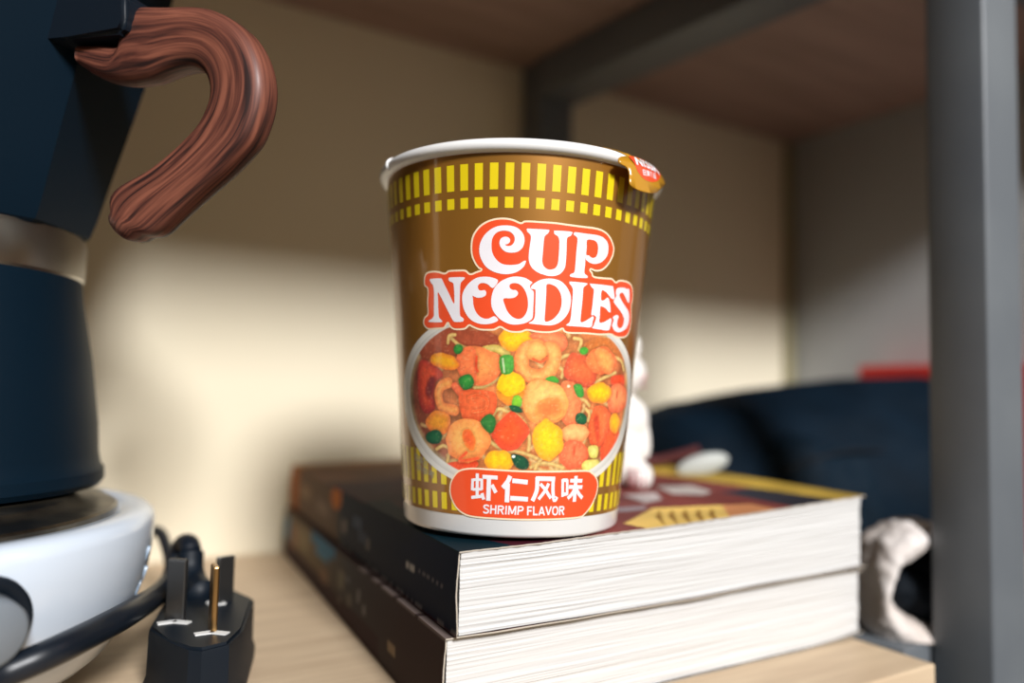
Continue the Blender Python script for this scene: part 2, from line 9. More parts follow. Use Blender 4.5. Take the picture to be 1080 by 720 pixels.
FOOD = [('p',[(-32.84,59.06),(-9.06,58.81),(-6.32,54.32),(-17.62,51.54),(-24.14,52.84),(-30.0,50.16)],(165,78,52),(150,70,45)),('p',[(26.19,58.39),(34.87,57.61),(42.07,53.14),(35.93,52.13),(28.44,55.84),(23.17,53.53),(19.69,55.34)],(200,110,50),(185,110,60)),('s',[(-19.49,56.8),(-16.83,54.83),(-13.18,53.55)],1.1,(222,192,120),(190,140,75)),('s',[(-12.08,42.81),(-8.89,43.22),(-4.82,45.61)],1.1,(222,192,120),(190,140,75)),('s',[(-6.28,32.24),(-6.33,34.84),(-4.63,36.85),(-1.87,36.29),(0.9,35.4),(3.4,33.2)],1.1,(222,192,120),(190,140,75)),('s',[(-7.63,27.95),(-3.67,25.69),(2.71,24.71),(8.54,22.86)],1.1,(222,192,120),(190,140,75)),('s',[(1.57,26.64),(2.16,29.58),(3.88,30.28),(5.0,28.68),(4.8,25.41)],1.1,(222,192,120),(190,140,75)),('s',[(5.76,20.53),(10.08,21.89),(16.36,20.56)],1.1,(222,192,120),(190,140,75)),('s',[(12.53,51.39),(14.96,52.8),(17.61,52.47)],1.1,(222,192,120),(190,140,75)),('s',[(25.93,45.27),(29.69,46.94),(35.28,48.65)],1.1,(222,192,120),(190,140,75)),('s',[(19.84,40.78),(22.45,40.03),(24.41,38.52)],1.1,(222,192,120),(190,140,75)),('s',[(-25.99,24.32),(-23.1,25.51),(-20.89,24.31),(-21.87,20.26)],1.1,(222,192,120),(190,140,75)),('s',[(33.16,53.37),(38.05,52.24),(40.33,49.53)],1.1,(222,192,120),(190,140,75)),('s',[(17.16,57.84),(19.51,57.32),(18.97,54.64)],1.1,(222,192,120),(190,140,75)),('s',[(12.66,49.44),(14.17,48.51),(13.95,46.54)],1.1,(222,192,120),(190,140,75)),('s',[(23.17,37.5),(24.68,36.18),(24.46,34.17)],1.1,(222,192,120),(190,140,75)),('s',[(-20.7,55.48),(-20.27,57.47),(-18.31,57.79)],1.1,(222,192,120),(190,140,75)),('s',[(9.93,24.18),(7.88,21.54),(7.23,20.22)],1.1,(222,192,120),(190,140,75)),('s',[(-9.0,53.62),(-5.65,54.02),(-2.64,52.48)],2.2,(218,195,110),(190,160,70)),('p',[(-32.83,49.49),(-27.97,49.82),(-23.83,48.17),(-23.02,45.51),(-27.27,42.76),(-26.06,36.07),(-30.79,34.87),(-33.44,39.9)],(222,85,55),(150,45,45)),('p',[(-28.17,45.1),(-25.75,44.8),(-27.4,39.39),(-30.48,40.66)],(120,50,50),(160,55,45)),('p',[(16.76,53.54),(19.94,52.71),(25.34,51.63),(25.5,44.92),(19.9,44.42),(14.88,46.9),(15.13,50.52)],(235,110,60),(190,70,50)),('p',[(-21.87,20.26),(-14.72,21.71),(-11.25,21.9),(-11.62,19.91),(-18.42,18.17)],(235,75,40),(225,80,50)),('p',[(32.14,31.41),(38.92,31.99),(42.47,29.07),(37.74,23.66),(31.86,22.52)],(240,95,45),(215,70,40)),('p',[(27.36,37.89),(31.7,37.57),(34.92,35.51),(34.2,30.35),(31.17,26.65),(27.35,26.74),(25.05,30.81),(25.71,35.51)],(242,120,65),(215,80,45)),('p',[(26.77,34.84),(28.71,35.52),(30.16,29.4),(28.73,28.06)],(205,70,45),(220,85,50)),('p',[(33.63,47.21),(40.71,48.13),(41.69,44.63),(34.77,44.48)],(235,75,35),(215,70,40)),('p',[(4.55,56.91),(4.36,55.95),(3.72,55.06),(2.7,54.33),(1.4,53.85),(-0.05,53.65),(-1.51,53.76),(-2.84,54.16),(-3.9,54.82),(-4.59,55.67),(-4.84,56.62),(-4.63,57.59),(-3.98,58.47),(-2.96,59.18),(-1.67,59.65),(-0.24,59.85),(1.2,59.74),(2.51,59.35),(3.57,58.7),(4.27,57.86)],(250,200,25),(245,140,45)),('p',[(7.94,59.32),(13.46,58.62),(14.74,55.74),(12.38,53.67),(8.81,55.47),(3.4,57.84)],(245,140,85),(225,90,60)),('p',[(-17.46,52.2),(-14.62,54.19),(-10.38,54.38),(-7.64,53.0),(-5.28,52.08),(-4.41,48.54),(-5.49,45.27),(-9.95,43.71),(-14.64,44.7),(-17.5,47.92)],(247,160,85),(232,110,65)),('p',[(-17.46,52.2),(-13.89,54.2),(-11.41,52.93),(-11.73,45.1),(-14.64,44.7),(-17.5,47.92)],(243,125,72),(230,105,65)),('s',[(-11.41,51.63),(-11.6,48.69),(-11.03,47.4)],0.69,(215,75,45),(215,75,45)),('p',[(-17.12,49.01),(-17.57,48.39),(-18.45,47.93),(-19.69,47.67),(-21.21,47.65),(-22.86,47.86),(-24.49,48.29),(-25.93,48.9),(-27.02,49.63),(-27.6,50.4),(-27.6,51.14),(-27.02,51.77),(-25.95,52.22),(-24.52,52.46),(-22.91,52.46),(-21.27,52.23),(-19.77,51.79),(-18.51,51.19),(-17.61,50.48),(-17.14,49.73)],(243,175,30),(225,110,50)),('s',[(-20.76,43.9),(-23.53,42.84),(-24.69,40.14),(-23.25,36.85),(-18.59,36.03)],3.16,(243,165,85),(228,115,65)),('s',[(-18.5,42.96),(-16.56,41.04),(-15.8,39.75)],2.33,(240,120,75),(222,90,60)),('p',[(-16.56,41.37),(-7.49,42.09),(-5.73,40.07),(-6.0,36.16),(-8.79,33.78),(-13.17,33.28),(-16.38,34.13)],(238,110,62),(225,90,50)),('s',[(-13.91,39.81),(-10.99,40.55),(-8.15,39.34),(-8.82,36.71),(-12.43,35.93)],0.82,(225,85,45),(242,130,75)),('s',[(9.55,54.52),(11.12,53.62),(11.04,50.35),(9.27,47.36),(5.89,46.4),(2.47,47.78),(1.68,51.31),(3.21,54.28),(6.15,55.03)],4.25,(252,178,98),(238,118,62)),('p',[(8.79,52.67),(8.4,51.95),(7.77,51.38),(6.97,51.03),(6.06,50.92),(5.16,51.07),(4.33,51.46),(3.67,52.06),(3.24,52.79),(3.07,53.61),(3.18,54.41),(3.56,55.13),(4.18,55.69),(4.96,56.04),(5.85,56.15),(6.75,56.0),(7.58,55.62),(8.25,55.03),(8.71,54.29),(8.89,53.48)],(252,190,105),(246,140,70)),('s',[(4.99,51.43),(7.38,50.54),(9.01,51.9)],0.69,(220,90,50),(225,100,50)),('p',[(34.6,52.21),(34.45,50.96),(33.56,49.81),(32.09,48.88),(30.26,48.24),(28.3,47.98),(26.41,48.1),(24.75,48.59),(23.43,49.4),(22.56,50.44),(22.18,51.62),(22.31,52.82),(22.95,53.93),(24.04,54.84),(25.51,55.47),(27.27,55.77),(29.18,55.69),(31.08,55.24),(32.76,54.46),(34.0,53.41)],(245,140,75),(232,105,60)),('p',[(24.85,54.29),(28.53,55.16),(33.28,52.69),(32.79,48.55),(28.36,49.06)],(248,165,85),(240,115,65)),('p',[(46.47,40.56),(45.75,39.18),(44.13,37.98),(42.05,37.09),(39.83,36.59),(37.7,36.51),(35.83,36.86),(34.3,37.59),(33.2,38.64),(32.57,39.91),(32.42,41.27),(32.76,42.6),(33.58,43.77),(34.83,44.67),(36.46,45.22),(38.4,45.36),(40.53,45.06),(42.7,44.36),(44.66,43.3),(46.05,41.98)],(247,155,95),(230,95,60)),('s',[(37.62,42.81),(37.57,41.06)],0.69,(215,75,45),(215,75,45)),('p',[(20.72,39.35),(20.91,37.29),(20.71,35.41),(20.14,33.89),(19.25,32.88),(18.15,32.49),(16.97,32.73),(15.81,33.6),(14.8,34.99),(14.03,36.77),(13.55,38.78),(13.42,40.8),(13.62,42.66),(14.15,44.17),(14.95,45.19),(15.96,45.6),(17.08,45.39),(18.23,44.55),(19.29,43.16),(20.15,41.37)],(247,140,85),(235,105,65)),('p',[(16.54,39.25),(16.32,37.29),(15.34,35.51),(13.73,34.09),(11.68,33.16),(9.41,32.81),(7.15,33.07),(5.11,33.91),(3.49,35.25),(2.42,36.96),(2.01,38.88),(2.27,40.81),(3.18,42.57),(4.65,44.0),(6.54,44.94),(8.69,45.32),(10.91,45.08),(13.01,44.26),(14.77,42.92),(16.0,41.19)],(252,200,115),(246,140,70)),('p',[(14.91,38.43),(15.07,37.4),(14.78,36.36),(14.06,35.41),(13.01,34.65),(11.72,34.14),(10.34,33.95),(8.99,34.08),(7.82,34.52),(6.93,35.23),(6.4,36.13),(6.28,37.15),(6.56,38.19),(7.24,39.13),(8.24,39.9),(9.46,40.41),(10.81,40.61),(12.16,40.49),(13.37,40.06),(14.32,39.34)],(246,115,58),(248,160,80)),('p',[(3.26,43.07),(3.11,41.62),(2.55,40.3),(1.63,39.24),(0.44,38.54),(-0.9,38.27),(-2.25,38.46),(-3.49,39.08),(-4.48,40.09),(-5.13,41.37),(-5.37,42.81),(-5.18,44.26),(-4.6,45.57),(-3.67,46.63),(-2.49,47.33),(-1.18,47.6),(0.14,47.41),(1.35,46.79),(2.33,45.78),(2.99,44.5)],(250,178,30),(240,130,55)),('p',[(2.68,44.22),(2.53,43.17),(2.01,42.21),(1.17,41.44),(0.1,40.93),(-1.11,40.73),(-2.33,40.86),(-3.44,41.3),(-4.33,42.02),(-4.91,42.95),(-5.12,43.98),(-4.95,45.03),(-4.41,45.99),(-3.57,46.76),(-2.5,47.26),(-1.31,47.47),(-0.11,47.34),(0.98,46.89),(1.86,46.17),(2.45,45.25)],(252,202,28),(250,185,30)),('p',[(33.63,42.4),(33.51,41.46),(32.82,40.61),(31.69,39.93),(30.25,39.48),(28.69,39.32),(27.17,39.45),(25.82,39.85),(24.75,40.48),(24.03,41.29),(23.72,42.19),(23.82,43.11),(24.34,43.94),(25.24,44.62),(26.44,45.07),(27.87,45.26),(29.41,45.16),(30.91,44.77),(32.22,44.14),(33.18,43.32)],(252,200,25),(240,130,50)),('p',[(-30.94,32.14),(-28.11,34.64),(-26.07,35.74),(-22.84,35.2),(-20.44,33.97),(-21.03,30.29),(-23.93,28.8),(-28.34,29.23)],(240,160,45),(228,110,60)),('p',[(-6.6,30.4),(-1.85,35.64),(0.33,36.03),(4.67,31.27),(2.92,27.97),(0.91,25.64),(-2.61,25.73),(-5.49,27.71)],(242,90,42),(222,75,50)),('p',[(25.03,30.82),(24.95,29.98),(24.34,29.19),(23.27,28.53),(21.87,28.07),(20.3,27.84),(18.73,27.87),(17.3,28.14),(16.14,28.65),(15.34,29.33),(14.97,30.12),(15.05,30.95),(15.57,31.73),(16.49,32.4),(17.73,32.88),(19.2,33.13),(20.77,33.12),(22.28,32.84),(23.6,32.33),(24.55,31.64)],(250,185,115),(242,125,75)),('p',[(25.89,24.07),(25.74,22.78),(24.97,21.64),(23.69,20.75),(22.05,20.2),(20.26,20.04),(18.5,20.27),(16.92,20.88),(15.66,21.79),(14.83,22.94),(14.48,24.2),(14.63,25.47),(15.27,26.61),(16.35,27.51),(17.78,28.1),(19.45,28.3),(21.21,28.09),(22.91,27.48),(24.37,26.55),(25.41,25.37)],(243,125,80),(228,90,58)),('s',[(19.96,26.5),(20.02,24.17)],0.55,(215,80,50),(215,80,50)),('p',[(15.57,28.8),(15.69,27.03),(15.31,25.4),(14.46,24.05),(13.26,23.13),(11.82,22.72),(10.3,22.85),(8.86,23.51),(7.62,24.63),(6.71,26.11),(6.2,27.81),(6.14,29.55),(6.52,31.18),(7.3,32.52),(8.42,33.46),(9.78,33.9),(11.24,33.79),(12.69,33.14),(13.98,32.01),(14.98,30.52)],(252,205,30),(246,150,45)),('p',[(-7.49,27.96),(-7.79,26.03),(-8.71,24.26),(-10.2,22.81),(-12.13,21.83),(-14.32,21.4),(-16.59,21.57),(-18.7,22.34),(-20.42,23.62),(-21.53,25.32),(-21.88,27.25),(-21.44,29.23),(-20.28,31.04),(-18.56,32.51),(-16.5,33.49),(-14.3,33.89),(-12.17,33.67),(-10.28,32.86),(-8.8,31.55),(-7.84,29.86)],(250,185,100),(238,125,65)),('p',[(-11.87,28.21),(-11.67,27.26),(-11.68,26.35),(-11.88,25.57),(-12.28,24.99),(-12.82,24.68),(-13.46,24.66),(-14.14,24.93),(-14.78,25.48),(-15.33,26.24),(-15.73,27.14),(-15.93,28.09),(-15.91,29.01),(-15.69,29.79),(-15.28,30.37),(-14.72,30.68),(-14.08,30.69),(-13.41,30.42),(-12.78,29.87),(-12.26,29.11)],(238,95,50),(245,135,60)),('s',[(-14.71,24.01),(-17.13,21.56),(-10.88,22.57)],0.96,(232,85,50),(238,110,60)),('p',[(0.39,22.37),(0.2,21.48),(-0.42,20.66),(-1.41,19.99),(-2.67,19.54),(-4.09,19.35),(-5.52,19.43),(-6.83,19.78),(-7.87,20.37),(-8.55,21.14),(-8.79,22.02),(-8.57,22.92),(-7.92,23.75),(-6.9,24.43),(-5.63,24.89),(-4.23,25.08),(-2.82,24.99),(-1.55,24.63),(-0.53,24.03),(0.14,23.25)],(252,200,30),(246,150,45)),('p',[(41.63,33.06),(41.48,32.11),(40.93,31.29),(40.08,30.66),(39.04,30.29),(37.94,30.21),(36.9,30.42),(35.99,30.91),(35.29,31.62),(34.84,32.49),(34.67,33.44),(34.79,34.36),(35.19,35.19),(35.84,35.82),(36.7,36.21),(37.71,36.32),(38.79,36.12),(39.84,35.64),(40.74,34.91),(41.37,34.03)],(250,190,35),(240,130,50)),('p',[(-15.72,53.66),(-15.79,53.21),(-16.01,52.81),(-16.34,52.49),(-16.76,52.28),(-17.23,52.2),(-17.7,52.27),(-18.13,52.47),(-18.46,52.79),(-18.68,53.19),(-18.75,53.64),(-18.67,54.09),(-18.44,54.49),(-18.1,54.81),(-17.67,55.02),(-17.2,55.09),(-16.74,55.02),(-16.32,54.82),(-16.0,54.5),(-15.79,54.1)],(60,150,60),(35,95,45)),('p',[(-4.4,51.46),(-0.98,51.88),(-0.85,47.67),(-3.84,47.13)],(90,170,70),(60,140,50)),('s',[(-3.73,51.15),(-3.18,47.41)],0.62,(200,210,170),(150,190,120)),('p',[(-17.07,44.97),(-13.9,46.49),(-12.3,44.76),(-12.81,42.78),(-15.4,42.25)],(60,150,60),(35,95,45)),('p',[(-0.29,40.56),(1.39,40.93),(2.46,39.34),(1.52,37.37),(-0.55,37.96)],(140,205,50),(90,160,50)),('p',[(-1.23,37.93),(1.5,37.69),(2.59,36.1),(-0.5,36.33)],(30,100,60),(20,65,45)),('p',[(-10.07,33.08),(-7.39,35.46),(-5.25,33.58),(-6.25,30.29),(-8.03,30.35)],(60,130,60),(45,95,45)),('p',[(-23.58,28.02),(-23.75,27.39),(-24.22,26.8),(-24.95,26.32),(-25.88,25.97),(-26.94,25.81),(-28.02,25.84),(-29.02,26.06),(-29.83,26.46),(-30.34,26.99),(-30.5,27.61),(-30.28,28.26),(-29.71,28.86),(-28.87,29.35),(-27.86,29.7),(-26.78,29.85),(-25.75,29.81),(-24.84,29.57),(-24.15,29.17),(-23.72,28.63)],(30,100,60),(20,65,45)),('p',[(-0.44,23.97),(2.75,23.73),(4.96,22.15),(4.33,20.18),(1.1,20.43)],(25,85,55),(20,60,45)),('p',[(0.77,23.55),(0.75,23.43),(0.68,23.32),(0.58,23.23),(0.44,23.17),(0.29,23.15),(0.14,23.16),(-0.0,23.21),(-0.12,23.3),(-0.19,23.4),(-0.22,23.52),(-0.2,23.65),(-0.13,23.76),(-0.02,23.85),(0.11,23.91),(0.26,23.93),(0.42,23.91),(0.56,23.86),(0.67,23.78),(0.74,23.67)],(235,240,230),(235,240,230)),('p',[(9.01,45.72),(11.05,46.77),(12.9,45.85),(12.61,44.86)],(70,160,50),(60,140,50)),('p',[(22.22,54.48),(22.18,54.15),(22.0,53.84),(21.69,53.59),(21.29,53.42),(20.85,53.35),(20.39,53.38),(19.97,53.51),(19.64,53.72),(19.41,54.01),(19.31,54.33),(19.35,54.66),(19.52,54.96),(19.82,55.21),(20.2,55.38),(20.64,55.46),(21.1,55.43),(21.52,55.3),(21.87,55.09),(22.12,54.8)],(70,160,50),(60,140,50)),('p',[(18.16,44.17),(20.72,44.45),(22.04,41.49),(19.81,41.11)],(70,160,60),(50,120,50)),('p',[(24.03,34.7),(23.97,34.2),(23.68,33.75),(23.2,33.4),(22.58,33.17),(21.88,33.09),(21.17,33.16),(20.53,33.39),(20.01,33.74),(19.66,34.18),(19.51,34.67),(19.57,35.16),(19.83,35.61),(20.28,35.97),(20.87,36.2),(21.54,36.28),(22.25,36.21),(22.91,35.99),(23.47,35.64),(23.85,35.2)],(30,100,60),(20,65,45)),('p',[(17.0,44.01),(16.99,43.84),(16.91,43.69),(16.78,43.57),(16.62,43.49),(16.43,43.46),(16.24,43.48),(16.06,43.55),(15.92,43.67),(15.82,43.81),(15.78,43.97),(15.8,44.13),(15.87,44.28),(16.0,44.4),(16.16,44.48),(16.35,44.51),(16.54,44.49),(16.71,44.43),(16.86,44.31),(16.96,44.17)],(250,215,190),(246,150,90)),('p',[(25.59,26.43),(29.71,26.55),(29.77,23.28),(26.6,23.24)],(225,215,120),(195,180,80)),('p',[(32.37,20.31),(32.25,19.6),(31.67,18.98),(30.7,18.51),(29.47,18.24),(28.13,18.18),(26.82,18.35),(25.64,18.72),(24.71,19.26),(24.08,19.91),(23.81,20.63),(23.92,21.33),(24.38,21.95),(25.17,22.44),(26.23,22.73),(27.48,22.81),(28.81,22.66),(30.1,22.28),(31.21,21.73),(32.0,21.05)],(225,212,120),(200,180,80))]
TAB_EDGE = [(-12.07,2.36),(-6.12,3.79),(0.17,4.45),(6.35,4.14),(11.66,3.09),(15.6,1.39),(10.59,-1.63),(6.4,-3.95),(3.29,-5.77),(-1.12,-7.09),(-5.8,-7.47),(-9.24,-6.84),(-10.57,-5.52),(-9.83,-2.44),(-10.6,-0.57),(-13.1,0.42)]
TAB_RED = [(-8.16,3.23),(-5.29,4.02),(1.62,4.19),(7.77,3.63),(10.18,2.48),(8.03,0.17),(4.87,-1.71),(0.38,-3.16),(-3.43,-3.13),(-5.79,-1.4),(-6.73,1.09)]
TAB_TXT = [(-6.73,1.09),(9.26,2.25),(-5.79,3.67)]
TAB_TXT2 = [(-4.65,-2.38),(3.93,-1.08),(-3.58,-0.5)]
HANDLE_OUT = [(69.1,194.2),(78.2,193.6),(87.1,192.8),(87.7,203.3),(98.9,202.8),(111.0,201.3),(117.0,199.3),(122.9,196.0),(127.7,192.0),(131.3,187.1),(133.8,181.3),(134.8,175.8),(134.6,170.9),(133.4,166.1),(131.4,161.4),(128.2,157.7),(121.8,152.2),(114.0,146.6),(107.3,141.5),(100.5,136.2),(97.5,135.3),(94.5,135.3)]
HANDLE_IN = [(68.9,188.3),(75.0,184.5),(81.5,182.3),(87.9,181.2),(91.6,181.3),(95.3,181.5),(100.1,182.9),(104.8,183.7),(109.0,183.8),(112.0,183.0),(114.5,180.7),(116.0,177.6),(116.4,173.5),(115.1,169.6),(112.4,165.3),(108.5,162.0),(102.8,157.9),(95.8,153.7),(89.8,151.5),(85.0,149.2),(83.3,146.2),(84.4,143.0)]
BLOCK = [(66.2,208.1),(83.8,206.5),(87.1,203.4),(87.9,197.0),(86.5,193.6),(69.7,194.7)]
COVER = [([(58.4,44.4),(145.2,30.8),(111.4,-1.9),(38.7,-17.2),(6.1,-16.8),(4.5,14.2)],(105,55,55)),([(131.7,36.3),(140.9,21.1),(179.2,2.2),(113.1,-9.7),(112.5,-0.8)],(58,56,62)),([(149.2,141.0),(163.1,120.1),(185.0,5.2),(173.0,2.4),(143.2,10.0),(133.0,30.3),(122.1,68.3),(109.2,105.3)],(188,158,72)),([(124.8,68.0),(138.8,60.0),(134.9,42.7),(126.4,38.2),(118.1,47.8)],(205,196,190)),([(99.3,58.3),(114.2,54.9),(105.9,40.4),(95.2,37.5)],(190,180,178)),([(80.2,35.5),(91.2,32.3),(87.3,27.4),(74.9,28.1)],(150,140,145)),([(52.4,2.4),(82.8,-3.2),(90.9,-3.1),(78.1,-4.7),(44.7,-8.5)],(160,62,45)),([(64.4,9.8),(91.2,27.7),(116.4,17.4),(98.8,-2.1),(82.8,-3.2),(67.7,-1.7)],(232,196,110)),([(116.4,17.4),(126.9,13.1),(126.9,3.5),(111.4,-1.9),(97.0,-4.1)],(205,140,95)),([(81.1,13.7),(89.0,22.3),(89.8,22.0),(73.7,3.2)],(150,110,50)),([(85.6,11.8),(93.7,20.3),(94.4,20.0),(77.9,1.4)],(150,110,50)),([(90.1,9.9),(98.4,18.4),(99.2,18.1),(82.1,-0.4)],(150,110,50)),([(94.6,8.0),(103.2,16.4),(103.9,16.1),(86.4,-2.2)],(150,110,50)),([(99.2,6.1),(108.0,14.5),(108.7,14.2),(90.7,-4.0)],(150,110,50))]
CUPM = [[0.85286674,0.52206148,0.00837434],[-0.52203667,0.85290786,-0.00508932],[-0.00979948,-0.00003120,0.99995198]]
import bpy, bmesh, math, random
import numpy as np
from mathutils import Vector, Matrix, noise
from mathutils.geometry import delaunay_2d_cdt

random.seed(4)
rng = np.random.default_rng(4)
SC = bpy.context.scene
COL = SC.collection
PI = math.pi

# ------------------------------------------------------------------ helpers
def lin(c, a=1.0):
    r = []
    for v in c[:3]:
        v = v / 255.0
        r.append(v / 12.92 if v <= 0.04045 else ((v + 0.055) / 1.055) ** 2.4)
    return (r[0], r[1], r[2], a)

def linnp(a):
    a = np.asarray(a, float) / 255.0
    return np.where(a <= 0.04045, a / 12.92, ((a + 0.055) / 1.055) ** 2.4)

def material(name, col=(200, 200, 200), rough=0.5, metal=0.0, coat=0.0, coat_rough=0.1, spec=0.5, vcol=None):
    m = bpy.data.materials.new(name)
    m.use_nodes = True
    b = m.node_tree.nodes['Principled BSDF']
    b.inputs['Base Color'].default_value = lin(col)
    b.inputs['Roughness'].default_value = rough
    b.inputs['Metallic'].default_value = metal
    b.inputs['Specular IOR Level'].default_value = spec
    b.inputs['Coat Weight'].default_value = coat
    b.inputs['Coat Roughness'].default_value = coat_rough
    if vcol:
        n = m.node_tree.nodes.new('ShaderNodeAttribute')
        n.attribute_name = vcol
        m.node_tree.links.new(n.outputs['Color'], b.inputs['Base Color'])
    return m

def mix_noise(m, c1, c2, scale=(1, 1, 1), nscale=5.0, detail=4.0, lo=0.35, hi=0.65, bump=0.0, bscale=None, dist=0.0, rough=0.5):
    nt = m.node_tree
    b = nt.nodes['Principled BSDF']
    tc = nt.nodes.new('ShaderNodeTexCoord')
    mp = nt.nodes.new('ShaderNodeMapping')
    mp.inputs['Scale'].default_value = scale
    nt.links.new(tc.outputs['Object'], mp.inputs['Vector'])
    no = nt.nodes.new('ShaderNodeTexNoise')
    no.inputs['Scale'].default_value = nscale
    no.inputs['Detail'].default_value = detail
    no.inputs['Distortion'].default_value = dist
    no.inputs['Roughness'].default_value = rough
    nt.links.new(mp.outputs[0], no.inputs['Vector'])
    cr = nt.nodes.new('ShaderNodeValToRGB')
    cr.color_ramp.elements[0].position = lo
    cr.color_ramp.elements[1].position = hi
    cr.color_ramp.elements[0].color = lin(c1)
    cr.color_ramp.elements[1].color = lin(c2)
    nt.links.new(no.outputs['Fac'], cr.inputs[0])
    nt.links.new(cr.outputs[0], b.inputs['Base Color'])
    if bump:
        bp = nt.nodes.new('ShaderNodeBump')
        bp.inputs['Strength'].default_value = bump
        bp.inputs['Distance'].default_value = 0.0006
        src = no
        if bscale:
            src = nt.nodes.new('ShaderNodeTexNoise')
            src.inputs['Scale'].default_value = bscale
            nt.links.new(tc.outputs['Object'], src.inputs['Vector'])
        nt.links.new(src.outputs['Fac'], bp.inputs['Height'])
        nt.links.new(bp.outputs[0], b.inputs['Normal'])
    return m

def mesh_obj(name, verts, faces, mat, parent=None, smooth=False, mats=None, fmat=None):
    me = bpy.data.meshes.new(name)
    me.from_pydata([tuple(v) for v in verts], [], [tuple(f) for f in faces])
    if mats:
        for m in mats: me.materials.append(m)
    else:
        me.materials.append(mat)
    if fmat is not None:
        me.polygons.foreach_set('material_index', fmat)
    me.validate()
    if smooth:
        me.polygons.foreach_set('use_smooth', [True] * len(me.polygons))
    me.update()
    o = bpy.data.objects.new(name, me)
    COL.objects.link(o)
    if parent: o.parent = parent
    return o

def bm_obj(name, bm, mat, parent=None, smooth=False, autosharp=None):
    me = bpy.data.meshes.new(name)
    bmesh.ops.recalc_face_normals(bm, faces=bm.faces)
    bm.to_mesh(me); bm.free()
    me.materials.append(mat)
    if smooth:
        me.polygons.foreach_set('use_smooth', [True] * len(me.polygons))
    if autosharp is not None:
        me.set_sharp_from_angle(angle=math.radians(autosharp))
    me.update()
    o = bpy.data.objects.new(name, me)
    COL.objects.link(o)
    if parent: o.parent = parent
    return o

def empty(name, loc, label=None, cat=None, rotz=0.0):
    o = bpy.data.objects.new(name, None)
    o.empty_display_size = 0.02
    COL.objects.link(o)
    o.location = loc
    o.rotation_euler = (0, 0, rotz)
    if label:
        o['label'] = label; o['category'] = cat
    return o

def add_box(bm, x0, x1, y0, y1, z0, z1, bevel=0.0, seg=2):
    vs = [bm.verts.new(p) for p in ((x0, y0, z0), (x1, y0, z0), (x1, y1, z0), (x0, y1, z0), (x0, y0, z1), (x1, y0, z1), (x1, y1, z1), (x0, y1, z1))]
    fs = [bm.faces.new([vs[i] for i in f]) for f in ((0, 3, 2, 1), (4, 5, 6, 7), (0, 1, 5, 4), (1, 2, 6, 5), (2, 3, 7, 6), (3, 0, 4, 7))]
    if bevel:
        es = list({e for f in fs for e in f.edges})
        bmesh.ops.bevel(bm, geom=es, offset=bevel, segments=seg, profile=0.5, affect='EDGES')

def lathe(profile, n=96, close=False, phase=0.0, rfun=None):
    """profile = [(r,z)], returns verts, faces"""
    V = []; F = []
    m = len(profile)
    for i in range(n):
        a = 2 * PI * i / n + phase
        k = rfun(a) if rfun else 1.0
        for r, z in profile:
            V.append((r * k * math.cos(a), r * k * math.sin(a), z))
    for i in range(n):
        j = (i + 1) % n
        for k in range(m - 1):
            F.append((i * m + k, j * m + k, j * m + k + 1, i * m + k + 1))
        if close:
            F.append((i * m + m - 1, j * m + m - 1, j * m, i * m))
    return V, F

def sweep(points, radii, side, n=20, squash=1.0, power=2.0):
    """tube through points (Vectors); 'side' fixed binormal; superellipse section"""
    V = []; F = []
    m = len(points)
    for i, p in enumerate(points):
        t = (points[min(i + 1, m - 1)] - points[max(i - 1, 0)]).normalized()
        b = side - t * side.dot(t)
        b.normalize()
        nn = t.cross(b)
        r = radii[i]
        for k in range(n):
            a = 2 * PI * k / n
            c, s = math.cos(a), math.sin(a)
            cc = math.copysign(abs(c) ** (2 / power), c); ss = math.copysign(abs(s) ** (2 / power), s)
            V.append(p + nn * (r * cc) + b * (r * squash * ss))
    for i in range(m - 1):
        for k in range(n):
            l = (k + 1) % n
            F.append((i * n + k, i * n + l, (i + 1) * n + l, (i + 1) * n + k))
    F.append(tuple(range(n))[::-1])
    F.append(tuple((m - 1) * n + k for k in range(n)))
    return V, F

def catmull(P, k=6, closed=False):
    P = [np.array(p, float) for p in P]
    n = len(P); out = []
    rngi = range(n) if closed else range(n - 1)
    for i in rngi:
        if closed:
            a, b, c, d = P[i - 1], P[i], P[(i + 1) % n], P[(i + 2) % n]
        else:
            a, b, c, d = P[max(i - 1, 0)], P[i], P[i + 1], P[min(i + 2, n - 1)]
        for j in range(k):
            t = j / k
            out.append(0.5 * ((2 * b) + (c - a) * t + (2 * a - 5 * b + 4 * c - d) * t * t + (3 * b - a - 3 * c + d) * t ** 3))
    if not closed: out.append(P[-1])
    return np.array(out)

def inpoly(poly, X, Y):
    poly = np.asarray(poly, float)
    ins = np.zeros(X.shape, bool)
    x0, y0 = poly[-1]
    for x1, y1 in poly:
        c = ((y0 > Y) != (y1 > Y))
        with np.errstate(divide='ignore', invalid='ignore'):
            xs = (x1 - x0) * (Y - y0) / (y1 - y0 + 1e-12) + x0
        ins ^= c & (X < xs)
        x0, y0 = x1, y1
    return ins

def distline(pts, X, Y):
    d = np.full(X.shape, 1e9)
    for (x0, y0), (x1, y1) in zip(pts[:-1], pts[1:]):
        vx, vy = x1 - x0, y1 - y0
        L = vx * vx + vy * vy + 1e-12
        t = np.clip(((X - x0) * vx + (Y - y0) * vy) / L, 0, 1)
        d = np.minimum(d, np.hypot(X - x0 - t * vx, Y - y0 - t * vy))
    return d

def set_vcol(me, cols):
    a = me.color_attributes.new('Col', 'FLOAT_COLOR', 'POINT')
    c = np.ones((len(me.vertices), 4), np.float32)
    c[:, :3] = cols
    a.data.foreach_set('color', c.ravel())

